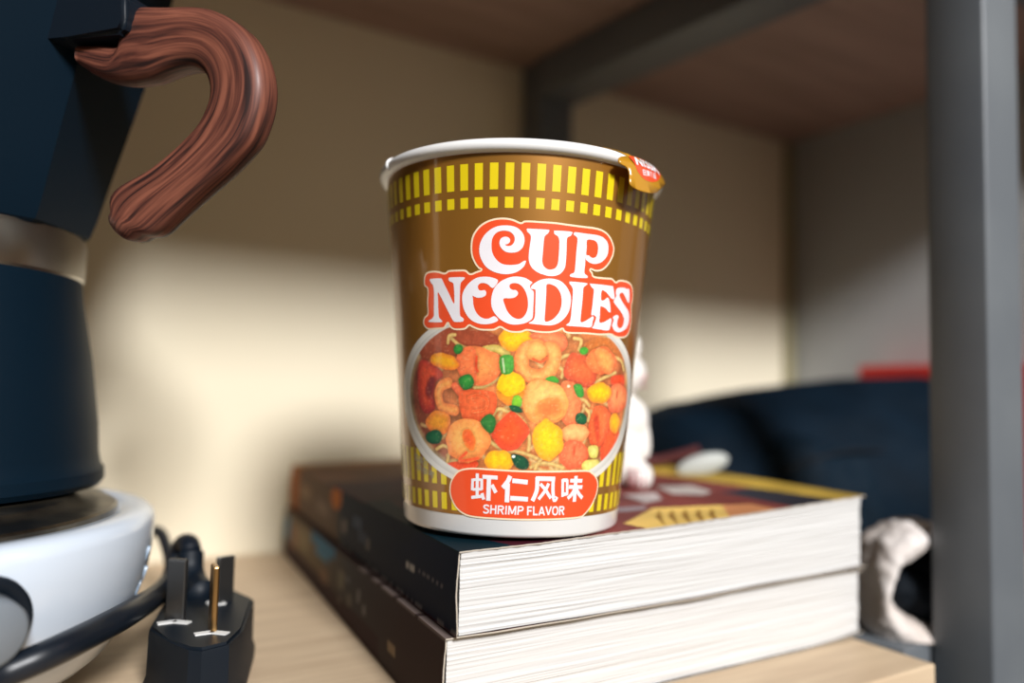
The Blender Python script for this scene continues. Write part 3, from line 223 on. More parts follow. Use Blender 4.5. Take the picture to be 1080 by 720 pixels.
def npnoise(X, Y, s, seed=0):
    out = np.empty(X.size)
    xf, yf = X.ravel(), Y.ravel()
    for i in range(X.size):
        out[i] = noise.noise(Vector((xf[i] * s, yf[i] * s, seed * 7.3)))
    return out.reshape(X.shape)

# ------------------------------------------------------------------ camera
F_PX = 811.0
Xc = np.array([1335., -80., -F_PX]); Xc /= np.linalg.norm(Xc)
Yc = np.array([-495., -40., -F_PX]); Yc -= Xc * (Xc @ Yc); Yc /= np.linalg.norm(Yc)
Zc = np.cross(Xc, Yc)
CAMP = Vector((-.091, -.4405, .093))
cam = bpy.data.cameras.new('camera')
cam.sensor_width = 36.0
cam.lens = F_PX / 1080 * 36.0
cam.clip_start = 0.005; cam.clip_end = 50
co = bpy.data.objects.new('camera', cam)
COL.objects.link(co)
# rows of the world->camera rotation are the camera axes in world space
R3 = Matrix(((Xc[0], Yc[0], Zc[0]), (Xc[1], Yc[1], Zc[1]), (Xc[2], Yc[2], Zc[2])))
mw = R3.transposed().to_4x4(); mw.translation = CAMP
co.matrix_world = mw
cam.dof.use_dof = True
cam.dof.focus_distance = 0.216
cam.dof.aperture_fstop = 3.7
SC.camera = co

# ------------------------------------------------------------------ materials
M = {}
M['wall'] = mix_noise(material('cream_wall', rough=0.75), (228, 217, 190), (234, 224, 199), nscale=3)
M['side'] = mix_noise(material('grey_side', rough=0.6), (168, 170, 170), (178, 180, 180), nscale=4)
M['corner_shade'] = material('olive_corner_shade', (150, 142, 110), 0.6)  # darker olive stands in for the wall's shading at the corner
M['board'] = mix_noise(material('pale_oak', rough=0.5, spec=0.35), (188, 163, 134), (212, 189, 158), scale=(4, 40, 40), nscale=3.2, detail=6, lo=0.3, hi=0.7, bump=0.15)
M['board_edge'] = mix_noise(material('pale_oak_edge', rough=0.5), (205, 180, 130), (222, 200, 152), scale=(3, 20, 60), nscale=3)
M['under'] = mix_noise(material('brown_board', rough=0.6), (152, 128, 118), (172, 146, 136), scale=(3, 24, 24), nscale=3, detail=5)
M['steel'] = mix_noise(material('charcoal_powder_coat', rough=0.42), (96, 101, 106), (104, 109, 113), nscale=20, bump=0.1, bscale=900)
M['film'] = material('brown_print', (164, 112, 42), 0.34, metal=0.45, coat=1.0, coat_rough=0.05)
M['white_print'] = material('white_print', (240, 236, 240), 0.34, coat=0.7, coat_rough=0.07)
M['cream_print'] = material('cream_print', (250, 226, 192), 0.34, coat=0.7, coat_rough=0.07)
M['red_print'] = material('red_print', (240, 82, 40), 0.34, coat=0.7, coat_rough=0.07)
M['yellow_print'] = material('yellow_print', (230, 204, 22), 0.34, coat=0.7, coat_rough=0.07)
M['bowl_print'] = material('bowl_print', (255, 255, 255), 0.34, coat=0.7, coat_rough=0.07, vcol='Col')
M['paper_cup'] = material('white_card', (238, 237, 235), 0.35, coat=0.4)
M['foil'] = material('gold_foil_paper', (186, 132, 30), 0.3, coat=0.5, coat_rough=0.15)
M['cover'] = material('printed_cover', (255, 255, 255), 0.62, spec=0.06, vcol='Col')
M['page'] = mix_noise(material('page_edges', rough=0.8), (193, 191, 189), (208, 207, 205), scale=(3, 3, 260), nscale=2.2, detail=5, lo=0.15, hi=0.55)
M['torn'] = material('torn_card', (186, 176, 162), 0.85)
M['pot'] = material('black_enamel', (5, 24, 37), 0.5, spec=0.14)
M['steel_band'] = material('brushed_steel', (190, 186, 178), 0.3, metal=1.0)
M['plate_metal'] = mix_noise(material('stained_hot_plate', rough=0.28, metal=0.9), (70, 66, 60), (140, 130, 112), nscale=60, detail=6, lo=0.4, hi=0.7)
M['hot_white'] = material('white_enamel', (212, 224, 238), 0.2, coat=0.4, coat_rough=0.06)
M['plastic'] = material('black_plastic', (12, 22, 32), 0.5, spec=0.3)
M['rubber'] = material('black_cable', (16, 24, 34), 0.38)
M['brass'] = material('brass', (176, 140, 92), 0.3, metal=1.0)
M['pin_dark'] = material('dark_steel', (92, 92, 92), 0.35, metal=0.9)
M['white_mark'] = material('white_plastic_mark', (225, 225, 222), 0.5)
M['knob'] = material('grey_knob', (120, 128, 136), 0.4)
M['slot'] = material('vent_glint', (150, 170, 190), 0.3)
M['bag'] = mix_noise(material('black_nylon', rough=0.75, spec=0.12), (2, 17, 29), (4, 23, 37), nscale=30, bump=0.3, bscale=700)
M['pocket'] = material('black_pocket', (6, 25, 38), 0.7, spec=0.15)
M['strap'] = material('dark_red_strap', (84, 34, 34), 0.7)
M['redbox'] = material('red_card', (205, 34, 22), 0.5)
M['blackcloth'] = material('black_cloth', (6, 14, 22), 0.8, spec=0.2)
M['cloth'] = mix_noise(material('white_cloth', rough=0.85), (205, 192, 182), (238, 232, 228), nscale=40, bump=0.3, bscale=500)
M['china'] = material('white_china', (240, 236, 230), 0.2, coat=0.5)
M['tag'] = material('pale_grey_tag', (176, 180, 176), 0.5)
M['pink'] = material('pink_glaze', (196, 92, 112), 0.3)

# wood of the pot handle: grain runs along the curve (uses a stored 'grain' coordinate)
def wood_handle():
    m = material('reddish_wood', (120, 60, 38), 0.5, spec=.3, coat=0.08, coat_rough=0.25)
    nt = m.node_tree; b = nt.nodes['Principled BSDF']
    uv = nt.nodes.new('ShaderNodeAttribute'); uv.attribute_name = 'grain'
    mp = nt.nodes.new('ShaderNodeMapping'); mp.inputs['Scale'].default_value = (.55, 5.0, 5.0)
    nt.links.new(uv.outputs['Vector'], mp.inputs['Vector'])
    n1 = nt.nodes.new('ShaderNodeTexNoise'); n1.inputs['Scale'].default_value = 2.2; n1.inputs['Detail'].default_value = 3; n1.inputs['Distortion'].default_value = 0.5
    nt.links.new(mp.outputs[0], n1.inputs['Vector'])
    cr = nt.nodes.new('ShaderNodeValToRGB')
    e = cr.color_ramp.elements
    e[0].position = 0.34; e[0].color = lin((44, 27, 25))
    e[1].position = 0.66; e[1].color = lin((136, 82, 64))
    x = e.new(0.47); x.color = lin((92, 52, 42))
    nt.links.new(n1.outputs['Fac'], cr.inputs[0]); nt.links.new(cr.outputs[0], b.inputs['Base Color'])
    return m
M['handle'] = wood_handle()

# ------------------------------------------------------------------ setting
def structure(name, bm, mat):
    o = bm_obj(name, bm, mat); o['kind'] = 'structure'; return o
bm = bmesh.new(); add_box(bm, -1.0, .475, 0.0, .02, -.35, .9); structure('wall_back', bm, M['wall'])
bm = bmesh.new(); add_box(bm, .4585, .475, -.45, 0.0, -.35, .9); structure('wall_right', bm, M['side'])
bm = bmesh.new(); add_box(bm, .4475, .4585, -.005, 0.0, .0, .31, .001); structure('corner_shade_1', bm, M['corner_shade'])  # added strip that paints the narrow corner shading of the wall

# ------------------------------------------------------------------ shelving unit
rack = empty('shelving_unit', (0.2, -.14, 0), 'charcoal steel shelving unit with pale oak shelf boards against the cream wall', 'shelf')
def rpart(name, bm, mat, **k):
    o = bm_obj(name, bm, mat, None, **k)
    o.parent = rack; o.matrix_parent_inverse = Matrix.Translation((-.2, .14, 0)); return o
bm = bmesh.new(); add_box(bm, -.62, .1825, -.2825, -.001, -.020, 0.0, .0008); o = rpart('shelf_board', bm, M['board'])
bm = bmesh.new(); add_box(bm, .2495, .456, -.2825, -.001, -.020, 0.0, .0008); rpart('shelf_board', bm, M['board'])
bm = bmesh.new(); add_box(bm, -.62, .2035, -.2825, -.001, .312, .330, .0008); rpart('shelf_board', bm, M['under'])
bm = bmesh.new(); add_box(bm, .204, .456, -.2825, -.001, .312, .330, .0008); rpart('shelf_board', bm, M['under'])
def bar(a, b, w, h, name, mat=None):
    """rectangular tube between two points, w across, h high"""
    a = Vector(a); b = Vector(b); d = (b - a); L = d.length
    bm = bmesh.new(); add_box(bm, -w / 2, w / 2, 0, L, -h / 2, h / 2, .0012, 3)
    d.normalize(); up = Vector((0, 0, 1)) if abs(d.z) < .9 else Vector((0, 1, 0))
    x = d.cross(up).normalized(); z = x.cross(d)
    mt = Matrix((x, d, z)).transposed().to_4x4(); mt.translation = a
    bm.transform(mt)
    return rpart(name, bm, mat or M['steel'], autosharp=40)
bar((.2345, -.2705, -.35), (.2345, -.2705, .62), .026, .024, 'post')
bar((.1925, -.0135, -.35), (.1925, -.0135, .62), .026, .024, 'post')
bar((.1925, -.026, .2985), (.2150, -.258, .2985), .030, .026, 'crossbar')
bar((.1985, -.026, -.0195), (.2150, -.258, -.0195), .024, .028, 'crossbar')
bar((-.62, -.270, .2970), (.2210, -.270, .2970), .024, .028, 'crossbar')
bar((.248, -.270, .2970), (.456, -.270, .2970), .024, .028, 'crossbar')

# ------------------------------------------------------------------ books
def make_book(name, label, O, W, LEN, ztop, zbot, colf, seed, ds=.0008, dt=.0009):
    yd = np.array([.0225, .247]); yd /= np.linalg.norm(yd)
    O = np.array(O)
    root = empty(name, (O[0], O[1], 0.0 if zbot(0) < .01 else zbot(0)), label, 'book')
    z0 = root.location.z
    def P(s, t, z): return (s + t * yd[0], t * yd[1], z - z0)
    # ---- cover: wraps top, spine and back
    path = []   # (kind, s, z, nx, nz)
    ns = int(W / ds)
    for i in range(ns + 1):
        s = W * (1 - i / ns); path.append((0, s, ztop(s)))
    zt, zb = ztop(0), zbot(0)
    nz = 22
    for i in range(1, nz):
        f = i / nz
        bulge = -.0007 * math.sin(PI * f)
        path.append((1, bulge, zt + (zb - zt) * f))
    for i in range(0, 41):
        s = W * i / 40; path.append((2, s, zbot(s)))
    nt_ = int(LEN / dt)
    ts = np.linspace(0, LEN, nt_ + 1)
    n = len(path); V = []; C = []
    K = np.array([p[0] for p in path]); S = np.array([p[1] for p in path]); Zz = np.array([p[2] for p in path])
    SS, TT = np.meshgrid(S, ts); KK, _ = np.meshgrid(K, ts); ZZ, _ = np.meshgrid(Zz, ts)
    rag = np.array([noise.noise(Vector((i * .35, seed * 3.1, 0))) for i in range(n)]) * .0005
    TT2 = TT.copy(); TT2[0, :] += rag - .0003
    th = .0004
    outer = np.stack([SS + TT2 * yd[0], TT2 * yd[1], ZZ - z0], -1)
    inz = np.where(KK == 0, -th, np.where(KK == 2, th, 0)); ins = np.where(KK == 1, th, 0)
    inner = outer + np.stack([ins, np.zeros_like(ins), inz], -1)
    cols = colf(KK, SS * 1000, TT * 1000, ZZ * 1000)
    Vall = np.concatenate([outer.reshape(-1, 3), inner.reshape(-1, 3)])
    Call = np.concatenate([cols.reshape(-1, 3), np.tile(linnp((215, 205, 192)), (inner.size // 3, 1))])
    m = nt_ + 1; N = m * n
    F = []
    for j in range(m - 1):
        b = j * n
        for i in range(n - 1):
            F.append((b + i, b + i + n, b + i + n + 1, b + i + 1))
    fm = [0] * len(F)
    for j in (0, m - 1):
        b = j * n
        for i in range(n - 1):
            F.append((b + i, b + i + 1, N + b + i + 1, N + b + i)); fm.append(1)
    for i in (0, n - 1):
        for j in range(m - 1):
            F.append((j * n + i, (j + 1) * n + i, N + (j + 1) * n + i, N + j * n + i)); fm.append(1)
    # coarse inner skin not needed where the page block fills the cover
    cov = mesh_obj('cover', Vall, F, None, root, mats=[M['cover'], M['torn']], fmat=fm)
    set_vcol(cov.data, Call)
    # ---- pages: strata of leaves with real relief on the head edge
    nx, nzp = 90, 64
    r = random.Random(seed)
    off = []; cur = 0
    for k in range(nzp + 1):
        if r.random() < .10: cur = r.uniform(-.00035, .00035)
        off.append(cur + r.uniform(-.00005, .00005))
    V = []; F = []
    def zz(s, f): 
        a = zbot(s) + th * 1.05; b = ztop(s) - th * 1.05
        return a + (b - a) * f
    rows = []
    for k in range(nzp + 1):
        f = k / nzp
        # irregular spacing of the strata
        row = []
        for i in range(nx + 1):
            s = .0008 + (W - .0022 - .0008) * i / nx
            wob = noise.noise(Vector((s * 30, k * .5, seed))) * .00025
            row.append((s, .0006 + off[k] + wob, f))
        rows.append(row)
    def vi(k, i, back): return (k * (nx + 1) + i) * 2 + back
    for k in range(nzp + 1):
        for i in range(nx + 1):
            s, t, f = rows[k][i]
            z = zz(s, f)
            fe = 0.0
            if i == nx: fe = off[(k * 7) % nzp] * .8
            V.append(P(s + fe, max(t, -.0001), z)); V.append(P(s + fe, LEN - .001, z))
    for k in range(nzp):
        for i in range(nx):
            F.append((vi(k, i, 0), vi(k, i + 1, 0), vi(k + 1, i + 1, 0), vi(k + 1, i, 0)))
            F.append((vi(k, i, 1), vi(k + 1, i, 1), vi(k + 1, i + 1, 1), vi(k, i + 1, 1)))
        for i in (0, nx):
            F.append((vi(k, i, 0), vi(k + 1, i, 0), vi(k + 1, i, 1), vi(k, i, 1)))
    for k in (0, nzp):
        for i in range(nx):
            F.append((vi(k, i, 0), vi(k, i + 1, 0), vi(k, i + 1, 1), vi(k, i, 1)))
    mesh_obj('pages', V, F, M['page'], root)
    return root

def blend(base, mask, col, a=1.0):
    w = (mask * a)[..., None]
    return base * (1 - w) + np.array(col, float) * w

def cover_top(K, S, T, Z):
    base = np.zeros(K.shape + (3,)); base[...] = (66, 24, 34)
    n1 = npnoise(S[::4, ::4], T[::4, ::4], .05, 1)
    n1 = np.kron(n1, np.ones((4, 4)))[:K.shape[0], :K.shape[1]]
    top = K == 0
    # far (spine-tail) end of the cover is brown and orange
    far = np.clip((T - 140 - S * .25) / 20, 0, 1)
    base = blend(base, top * far, (112, 74, 46))
    base = blend(base, top * (T > 228), (150, 104, 48))
    # dark blue corner and teal wedge at the head of the spine
    base = blend(base, top * (S < 5 + T * .05) * (T < 95), (18, 26, 40))
    base = blend(base, top * (S < 17) * (S + T * .35 < 17), (10, 36, 46))
    for poly, col in COVER:
        p = np.array(poly)
        p[:, 1] = np.where(p[:, 1] < 4, p[:, 1] - 4, p[:, 1])
        if col == (105, 55, 55):
            base = blend(base, top * (S > 42 + T * .2) * (T < 120), (120, 62, 58)); continue
        if col == (188, 158, 72):
            base = blend(base, top * (S > 160 - 0.10 * T), (190, 158, 70)); continue
        if col == (58, 56, 62):
            base = blend(base, top * (S > 136) * (S < 160 - 0.10 * T) * (T < 40), (48, 48, 56)); continue
        base = blend(base, top * inpoly(p, S, T), col)
    base = base * (1 + .25 * n1)[..., None]
    # ---- spine
    sp = K == 1
    base = blend(base, sp, (16, 26, 46))
    far = np.clip((T - 124) / 14, 0, 1)
    base = blend(base, sp * far, (98, 76, 58))
    base = blend(base, sp * (np.hypot((T - 138) / 9, (Z - 45) / 5) < 1), (190, 104, 30))
    base = blend(base, sp * (T > 222), (150, 86, 40))
    for (t0, t1, z0, z1, c) in ((118, 126, 33, 38, (120, 110, 104)), (96, 108, 38, 42, (70, 80, 100)), (84, 90, 33, 37, (110, 104, 100)), (88, 100, 34, 38, (60, 66, 84)), (150, 175, 34, 40, (122, 100, 84)), (190, 215, 36, 42, (130, 104, 80))):
        base = blend(base, sp * (T > t0) * (T < t1) * (Z > z0) * (Z < z1), c)
    bc = sp * (T > 34) * (T < 41.5) * (Z > 33.5) * (Z < 39.5)
    base = blend(base, bc * (np.mod(Z, 1.5) < 1.0) * (np.mod(T + 10, 8) > .9), (170, 166, 160))
    for zr in (35.0, 37.6):
        base = blend(base, sp * (T > 9) * (T < 31) * (abs(Z - zr) < .35) * (np.sin(T * 5.3) > -.2), (96, 92, 96))
    scuff = npnoise(S[:, ::2], T[:, ::2] + Z[:, ::2] * .3, .3, 5); scuff = np.kron(scuff, np.ones((1, 2)))[:, :K.shape[1]]
    base = blend(base, (sp & (Z > 48.6)) * (scuff > .18) * (T < 110), (150, 140, 132), .6)
    base = blend(base, (K >= 1) * (Z < 27.2) * (scuff > .1) * (T < 130), (160, 150, 140), .6)
    return linnp(np.clip(base, 0, 255))

def cover_low(K, S, T, Z):
    base = np.zeros(K.shape + (3,)); base[...] = (58, 44, 42)
    sp = K == 1
    far = np.clip((T - 100) / 60, 0, 1)
    base = blend(base, sp * np.clip((T - 35) / 70, 0, 1), (60, 56, 58))
    base = blend(base, sp * far, (104, 88, 66))
    base = blend(base, sp * (Z < 9) * (T > 60), (52, 32, 34))
    for (t0, t1, z0, z1, c) in ((126, 172, 20, 24.6, (56, 104, 134)), (136, 160, 17, 22, (64, 112, 140)), (228, 238, 10, 22, (70, 128, 158)), (178, 205, 12, 22, (128, 112, 84)), (205, 222, 9, 20, (132, 98, 76)), (136, 150, 8, 14, (120, 92, 72)),
                                (108, 118, 12, 19, (112, 104, 88)), (96, 102, 9, 13, (104, 98, 86)), (84, 88, 13, 18, (120, 116, 112)), (76, 80, 11, 15, (120, 116, 112)), (100, 106, 17, 19, (96, 96, 96)), (112, 116, 6, 9, (110, 100, 90))):
        base = blend(base, sp * (T > t0) * (T < t1) * (Z > z0 + (T - t0) * .02) * (Z < z1), c)
    bc = sp * (T > 41) * (T < 49) * (Z > 7) * (Z < 12)
    base = blend(base, bc * (np.mod(Z, 1.5) < 1.0), (140, 120, 96))
    scuff = npnoise(S[:, ::2], T[:, ::2] + Z[:, ::2] * .3, .3, 8); scuff = np.kron(scuff, np.ones((1, 2)))[:, :K.shape[1]]
    base = blend(base, (K <= 1) * (Z > 24.6) * (S < 2) * (scuff > -.1) * (T < 90), (170, 156, 148), .6)
    return linnp(np.clip(base, 0, 255))

def z_top_a(s): 
    u = s * 1000
    return np.interp(u, [0, 25, 52, 75, 100, 134, 172, 180], [.0491, .0493, .0501, .0506, .0515, .0530, .0547, .0549]).item()
def z_bot_a(s):
    return np.interp(s * 1000, [0, 40, 90, 120, 182], [.0261, .0259, .0260, .0266, .0277]).item()
def z_top_b(s):
    return .0257
def z_bot_b(s):
    return np.interp(s * 1000, [0, 150, 170, 184], [.0002, .0002, .0008, .0018]).item()
make_book('thick_book', 'upper thick book with dark maroon cover and gold edge band lying under the noodle cup', (.0074, -.2535), .1780, .2430, z_top_a, z_bot_a, cover_top, 3)
make_book('thick_book', 'lower thick book with dark brown spine lying on the oak shelf under the other book', (.0052, -.2512), .1820, .2425, z_top_b, z_bot_b, cover_low, 11, ds=.004)

# ------------------------------------------------------------------ noodle cup
cup = empty('noodle_cup', (0, 0, 0), 'brown and yellow instant noodle cup with shrimp bowl picture standing on the books', 'noodle cup')
CM = Matrix(CUPM).to_4x4(); CM.translation = Vector((.0436, -.2206, .0505))
cup.matrix_world = CM
R0, KK_ = .0347, (.0445 - .0347) / .107
def cone(u, z, off=0.0):
    """u = arc coordinate (mm, 40 per radian) , z in mm"""
    th = u / 40.0; zz = z / 1000.0
    r = R0 + KK_ * zz + off
    return (r * math.sin(th), -r * math.cos(th), zz)
# body card: outer wall, recessed base, inner wall
prof = [(0.0, .0030), (.0315, .0030), (.0325, .0004), (.0336, .0), (.0343, .0004), (R0 + KK_ * .0012, .0012), (R0 + KK_ * .110, .110), (R0 + KK_ * .110 - .0012, .1115), (.0330, .006), (0.0, .006)]
V, F = lathe(prof, 128); mesh_obj('cup_body', V, F, M['paper_cup'], cup, smooth=True).data.set_sharp_from_angle(angle=.6)
# rolled rim
rimp = [(.0451 + .0023 * math.cos(a), .1112 + .0020 * math.sin(a)) for a in np.linspace(0, 2 * PI, 25)[:-1]]
V, F = lathe(rimp, 160, close=True); mesh_obj('rim', V, F, M['paper_cup'], cup, smooth=True)
# overlap seam on the rim (left)
th0 = math.radians(-62)
sp_ = []
for a in np.linspace(-.9, 2.6, 12):
    r = .0451 + .0024 * math.cos(a); sp_.append(Vector((r * math.sin(th0), -r * math.cos(th0), .1112 + .0021 * math.sin(a))))
V, F = sweep(sp_, [.00045] * 12, Vector((math.cos(th0), math.sin(th0), 0)), 8); mesh_obj('rim_seam', V, F, M['paper_cup'], cup, smooth=True)
# lid paper inside the rim
V, F = lathe([(0, .1126), (.043, .1126), (.0452, .1131)], 96); mesh_obj('lid', V, F, M['foil'], cup, smooth=True)

# printed shrink sleeve: brown band + yellow bars in one mesh with two materials
def sleeve():
    V = []; F = []; fm = []
    nu = 248; zs = [5.9, 30, 60, 90, 109.6]
    for z in zs:
        for i in range(nu): V.append(cone(i * 2 * PI * 40 / nu, z, .00012))
    for k in range(len(zs) - 1):
        for i in range(nu):
            j = (i + 1) % nu
            F.append((k * nu + i, k * nu + j, (k + 1) * nu + j, (k + 1) * nu + i)); fm.append(0)
    nb = 62; pitch = 2 * PI * 40 / nb
    for b in range(nb):
        u0 = -2.98 + b * pitch
        for (z0, z1) in ((98.9, 106.4), (93.7, 96.8), (7.0, 11.9), (14.2, 24.0)):
            w = 2.2
            q = len(V)
            for k in range(3):
                u = u0 - w / 2 + w * k / 2
                V.append(cone(u, z0, .00018)); V.append(cone(u, z1, .00018))
            for k in range(2):
                F.append((q + 2 * k, q + 2 * k + 2, q + 2 * k + 3, q + 2 * k + 1)); fm.append(1)
    o = mesh_obj('printed_sleeve', V, F, None, cup, mats=[M['film'], M['yellow_print']], fmat=fm, smooth=True)
sleeve()

def fill(contours, place, step=1.6):
    """triangulate even-odd contours with interior grid points; returns verts, faces"""
    pts = []; edges = []
    for c in contours:
        b = len(pts); n = len(c)
        pts += [Vector((float(x), float(y))) for x, y in c]
        edges += [(b + i, b + (i + 1) % n) for i in range(n)]
    allc = np.concatenate([np.asarray(c) for c in contours])
    x0, y0 = allc.min(0); x1, y1 = allc.max(0)
    gx, gy = np.meshgrid(np.arange(x0 + .37, x1, step), np.arange(y0 + .41, y1, step * 3))
    ins = np.zeros(gx.shape, bool)
    for c in contours: ins ^= inpoly(c, gx, gy)
    for x, y in zip(gx[ins], gy[ins]): pts.append(Vector((float(x), float(y))))
    r = delaunay_2d_cdt(pts, edges, [], 0, 1e-5)
    V2, F2 = r[0], r[2]
    cx = np.array([[sum(V2[i].x for i in f) / len(f), sum(V2[i].y for i in f) / len(f)] for f in F2])
    ins = np.zeros(len(F2), bool)
    for c in contours: ins ^= inpoly(c, cx[:, 0], cx[:, 1])
    Fk = [f for f, k in zip(F2, ins) if k]
    return [place(v.x, v.y) for v in V2], Fk

def offset_poly(P, d):
    """shrink a closed polygon by d (dense points)"""
    P = np.asarray(P)
    a = np.roll(P, 3, 0); b = np.roll(P, -3, 0)
    t = b - a; t /= np.linalg.norm(t, axis=1)[:, None] + 1e-9
    n = np.stack([-t[:, 1], t[:, 0]], 1)
    area = .5 * np.sum(P[:, 0] * np.roll(P[:, 1], -1) - np.roll(P[:, 0], -1) * P[:, 1])
    return P + n * (d if area > 0 else -d)

def multi(name, groups, parent, place_of):
    """groups = [(list_of_contour_sets, offset, material)] -> one mesh"""
    V = []; F = []; fm = []; mats = []
    for sets, off, mat in groups:
        mi = len(mats); mats.append(mat)
        for cs in sets:
            v, f = fill(cs, lambda x, y: place_of(x, y, off))
            b = len(V); V += v; F += [tuple(b + i for i in t) for t in f]; fm += [mi] * len(f)
    o = mesh_obj(name, V, F, None, parent, mats=mats, fmat=fm, smooth=True)
    bmm = bmesh.new(); bmm.from_mesh(o.data)
    # face outward from the cup axis
    for fc in bmm.faces:
        c = fc.calc_center_median()
        if fc.normal.x * c.x + fc.normal.y * c.y < 0: fc.normal_flip()
    bmm.to_mesh(o.data); bmm.free()
    o.data.polygons.foreach_set('use_smooth', [True] * len(o.data.polygons))
    return o

def text_tris(body, bold=0.02, shear=0.0):
    cu = bpy.data.curves.new('lettering', 'FONT'); cu.body = body; cu.size = 1.0; cu.offset = bold; cu.shear = shear
    cu.resolution_u = 4
    to = bpy.data.objects.new('lettering', cu); COL.objects.link(to)
    dg = bpy.context.evaluated_depsgraph_get(); dg.update()
    me = bpy.data.meshes.new_from_object(to.evaluated_get(dg))
    V = [(v.co.x, v.co.y) for v in me.vertices]; F = [tuple(p.vertices) for p in me.polygons]
    bpy.data.objects.remove(to); bpy.data.curves.remove(cu); bpy.data.meshes.remove(me)
    return V, F

def fit_text(body, bl, br, tl, bold=0.02, shear=0.0):
    """map text so its box corners land on bottom-left, bottom-right, top-left (u,z)"""
    V, F = text_tris(body, bold, shear)
    xs = [v[0] for v in V]; ys = [v[1] for v in V]
    x0, x1, y0, y1 = min(xs), max(xs), min(ys), max(ys)
    out = []
    for x, y in V:
        a = (x - x0) / (x1 - x0); b = (y - y0) / (y1 - y0)
        out.append((bl[0] + (br[0] - bl[0]) * a + (tl[0] - bl[0]) * b, bl[1] + (br[1] - bl[1]) * a + (tl[1] - bl[1]) * b))
    return out, F

# --- logo
edge = catmull(LOGO_EDGE, 5, True)
inner = offset_poly(edge, .52)
letters = [[catmull(c, 4, True) for c in v] for v in LETTERS.values()]
lo = multi('word_logo', [([[edge]], .00024, M['cream_print']), ([[inner]], .00030, M['red_print']), (letters, .00036, M['white_print'])], cup, cone)

